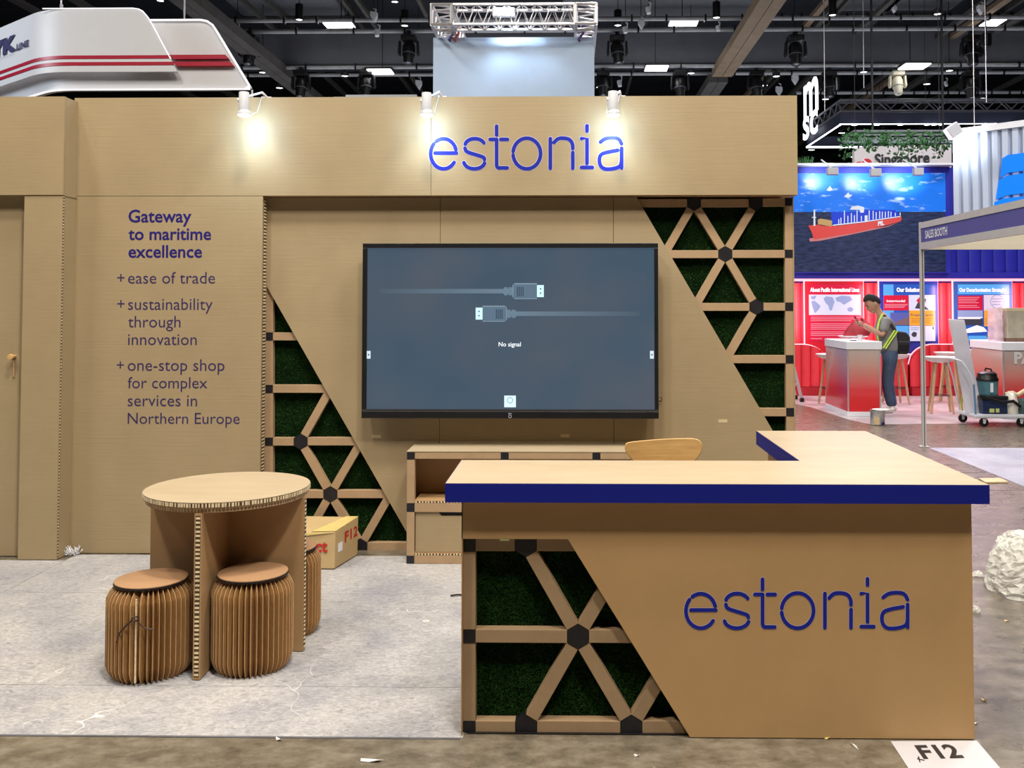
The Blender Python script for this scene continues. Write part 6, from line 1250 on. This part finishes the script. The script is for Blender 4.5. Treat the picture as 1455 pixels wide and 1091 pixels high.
es = [(0, 1), (1, 2), (2, 3), (3, 4), (4, 5), (5, 6), (6, 7), (0, 8), (8, 9), (9, 10), (0, 11), (11, 12), (12, 13), (3, 14), (14, 15), (15, 16), (16, 17), (3, 18), (18, 19), (19, 20), (20, 21)]
SKIN = mat('skin_tone', (.42, .23, .15, 1), .5, var=.05)
v, f = skin(js, es, 2); body = MB(); body.add(v, f)
def hand(w_, d_, upv, th, cnt=5):        # palm and five curled fingers
    w_ = Vector(w_); d_ = Vector(d_).normalized(); sd_ = d_.cross(Vector(upv)).normalized(); un = sd_.cross(d_)
    body.add(*skin([(w_, .026), (w_+d_*.045, .030), (w_+d_*.085, .030)], [(0, 1), (1, 2)], 1))
    for k in range(4):
        b0 = w_+d_*.075+sd_*(k-1.5)*.019; L_ = (.030, .034, .032, .025)[k]
        body.add(*skin([(b0, .0095), (b0+d_*L_+un*.008, .009), (b0+d_*L_*1.5+un*.03, .008), (b0+d_*L_*1.3+un*.05, .007)], [(0, 1), (1, 2), (2, 3)], 1))
    b0 = w_+d_*.03+sd_*th*.022; body.add(*skin([(b0, .012), (b0+sd_*th*.022+d_*.025+un*.012, .010), (b0+sd_*th*.018+d_*.05+un*.03, .008)], [(0, 1), (1, 2)], 1))
hand(js[17][0], (-.9, .35, .25), (0, 0, 1), 1); hand(js[21][0], (-.9, -.1, .2), (0, 0, 1), -1)
# face
hc = (js[6][0]+js[7][0])/2; fd = Vector((-.80, -.10, -.52)).normalized(); fs2 = Vector((0, 1, 0)); fs2 = (fs2-fd*fs2.dot(fd)).normalized(); fu_ = fs2.cross(fd); fu_ = fu_ if fu_.z > 0 else -fu_
def hp_(a, b, c): return hc+fd*a+fs2*b+fu_*c
def blob(mb, c, rx, n=10):
    vs = []; 
    for j in range(n+1):
        th = math.pi*j/n
        for i in range(n): ph = 2*math.pi*i/n; vs.append(c+fd*rx[0]*math.sin(th)*math.cos(ph)+fs2*rx[1]*math.sin(th)*math.sin(ph)+fu_*rx[2]*math.cos(th))
    return mb.add(vs, [(j*n+i, j*n+(i+1) % n, (j+1)*n+(i+1) % n, (j+1)*n+i) for j in range(n) for i in range(n)])
blob(body, hp_(.005, 0, -.005), (.112, .084, .130), 20); blob(body, hp_(.060, 0, -.095), (.044, .050, .038)); blob(body, hp_(.116, 0, -.024), (.020, .014, .030)); blob(body, hp_(.106, 0, -.070), (.012, .024, .008))
for s in (-1, 1): blob(body, hp_(-.005, s*.088, -.014), (.022, .011, .036))
bo = body.build('body', SKIN, man, smooth=True)
for s in (-1, 1): eb = MB(); blob(eb, hp_(.106, s*.034, .006), (.007, .013, .008)); eb.build('eye', M['black'], man); eb = MB(); blob(eb, hp_(.108, s*.036, .030), (.008, .020, .005)); eb.build('eyebrow', M['black'], man)
HAIR = mat('hair_black', (.008, .007, .008, 1), .85, bump=80, var=.3); hr_ = MB(); n = 22; vs = []
for j in range(n+1):
    th = math.pi*.62*j/n
    for i in range(n):
        ph = 2*math.pi*i/n; front = math.cos(ph); lim = .50 if front > .3 else (1.0 if front < -.2 else .72); t_ = th*lim*1.0
        k = 1+.03*math.sin(7*ph+j); tops = .022*max(0, math.cos(t_))
        vs.append(hp_(-.006, 0, .004)+fd*(.124*k*math.sin(t_)*math.cos(ph)+.015*max(0, math.cos(t_)))+fs2*.095*k*math.sin(t_)*math.sin(ph)+fu_*(.140*math.cos(t_)+tops))
hr_.add(vs, [(j*n+i, j*n+(i+1) % n, (j+1)*n+(i+1) % n, (j+1)*n+i) for j in range(n) for i in range(n)]).build('hair', HAIR, man, smooth=True)
GT = mat('tee_grey', (.20, .20, .195, 1), .8, bump=40, var=.1, vscale=10, bstr=.4); JE = mat('jeans_blue', (.045, .075, .13, 1), .8, bump=60, var=.25, vscale=10, bstr=.3)
v, f = skin([Jz(1264, 509, 0, .172), Jz(1261, 486, 0, .160), Jz(1257.5, 470, 0, .172), Jz(1255, 456, 0, .130), Jz(1252.5, 449.5, 0, .070), Jz(1258, 457.5, -.17, .078), Jz(1256.5, 466, -.20, .075), Jz(1255.5, 474, -.215, .068), Jz(1258, 457.5, .17, .078), Jz(1256.5, 466, .20, .075), Jz(1255, 473, .21, .068)],
    [(0, 1), (1, 2), (2, 3), (3, 4), (3, 5), (5, 6), (6, 7), (3, 8), (8, 9), (9, 10)], 2); MB().add(v, f).build('t_shirt', GT, man, smooth=True)
v, f = skin([Jz(1264, 490, 0, .135), Jz(1264, 503, 0, .15), Jz(1264, 513, -.09, .108), Jz(1259.5, 546, -.10, .078), Jz(1261, 560, -.10, .068), Jz(1266, 581, -.10, .062), Jz(1265, 513, .09, .105), Jz(1263, 546, .12, .078), Jz(1270, 581, .12, .062)], [(0, 1), (1, 2), (2, 3), (3, 4), (4, 5), (1, 6), (6, 7), (7, 8)], 2); MB().add(v, f).build('jeans', JE, man, smooth=True)
for s, px in ((-.10, 1266), (.12, 1270)):
    a = Jz(px, 583, s, .05)[0]; a.z = .05; v, f = skin([(a+Vector((.05, 0, .0)), .042), (a, .048), (a+Vector((-.10, 0, -.008)), .044), (a+Vector((-.19, 0, -.016)), .032)], [(0, 1), (1, 2), (2, 3)], 2)
    for q in v: q.z = max(.004, q.z)
    MB().add(v, f).build('shoe', PW, man, smooth=True)
HV = mat('hi_vis', (.55, .80, .10, 1), .4, var=.05); HVB = mat('strap_black', (.015, .015, .016, 1), .6, var=.1)
def strap(pts, wd, m, nm): 
    mb = MB(); pp = [Jz(p[0], p[1], p[2]-.03, 0)[0] for p in pts]
    for a, b in zip(pp[:-1], pp[1:]): mb.bar(a, b+(b-a).normalized()*.01, wd, .012, (0, 1, 0))
    return mb.build(nm, m, man)
strap([(1254, 446, -.10), (1249.5, 455, -.155), (1247, 466, -.17), (1246.5, 478, -.16), (1248, 486, -.155)], .022, HV, 'hi_vis_strap')
strap([(1275, 471, -.17), (1267, 483, -.185), (1258.5, 496, -.185)], .022, HV, 'hi_vis_strap'); strap([(1271.5, 470, -.172), (1263.5, 482, -.187), (1255.5, 495, -.187)], .022, HV, 'hi_vis_strap'); strap([(1273.4, 470.5, -.170), (1265.4, 482.5, -.184), (1257, 495.5, -.184)], .05, HVB, 'strap_webbing')
strap([(1256, 448, -.09), (1262, 455, -.14), (1269, 466, -.155), (1274, 474, -.15)], .035, HVB, 'strap_webbing')
a, z0, b, z1 = rect(1272, 470, 1290, 503, YM); t = thing('shoulder_bag', ((a+b)/2, YM, z0), 'black bag carried at the back of the man', 'bag')
MB().prism([(a+.01, YM-.10, z0), (b-.03, YM-.10, z0), (b, YM-.10, z0+.1), (b+.005, YM-.10, z1-.09), (b-.05, YM-.10, z1-.02), (a+.04, YM-.10, z1), (a, YM-.10, z1-.08)], (0, .22, 0)).build('bag_body', HVB, t, bevel=.02); MB().box((a+.012, YM-.112, z0+.04), (b-.02, YM-.1005, (z0+z1)/2-.02)).build('pocket', M['black'], t, bevel=.01); MB().box((a+.01, YM-.104, (z0+z1)/2+.01), (b-.01, YM-.1005, (z0+z1)/2+.02)).build('zip', mat('zip_grey', (.10, .10, .11, 1), .4, var=.05), t)
c = js[17][0]+Vector((-.09, .05, .04)); ph = MB(); ph.bar(c+Vector((.05, 0, -.075)), c+Vector((-.03, 0, .075)), .072, .010, (1, 0, .5)); t = ph.build('phone', mat('phone_maroon', (.12, .012, .02, 1), .4, var=.05), bevel=.003); rebase(t); solo(t, 'dark red phone held up in the man hands', 'phone')
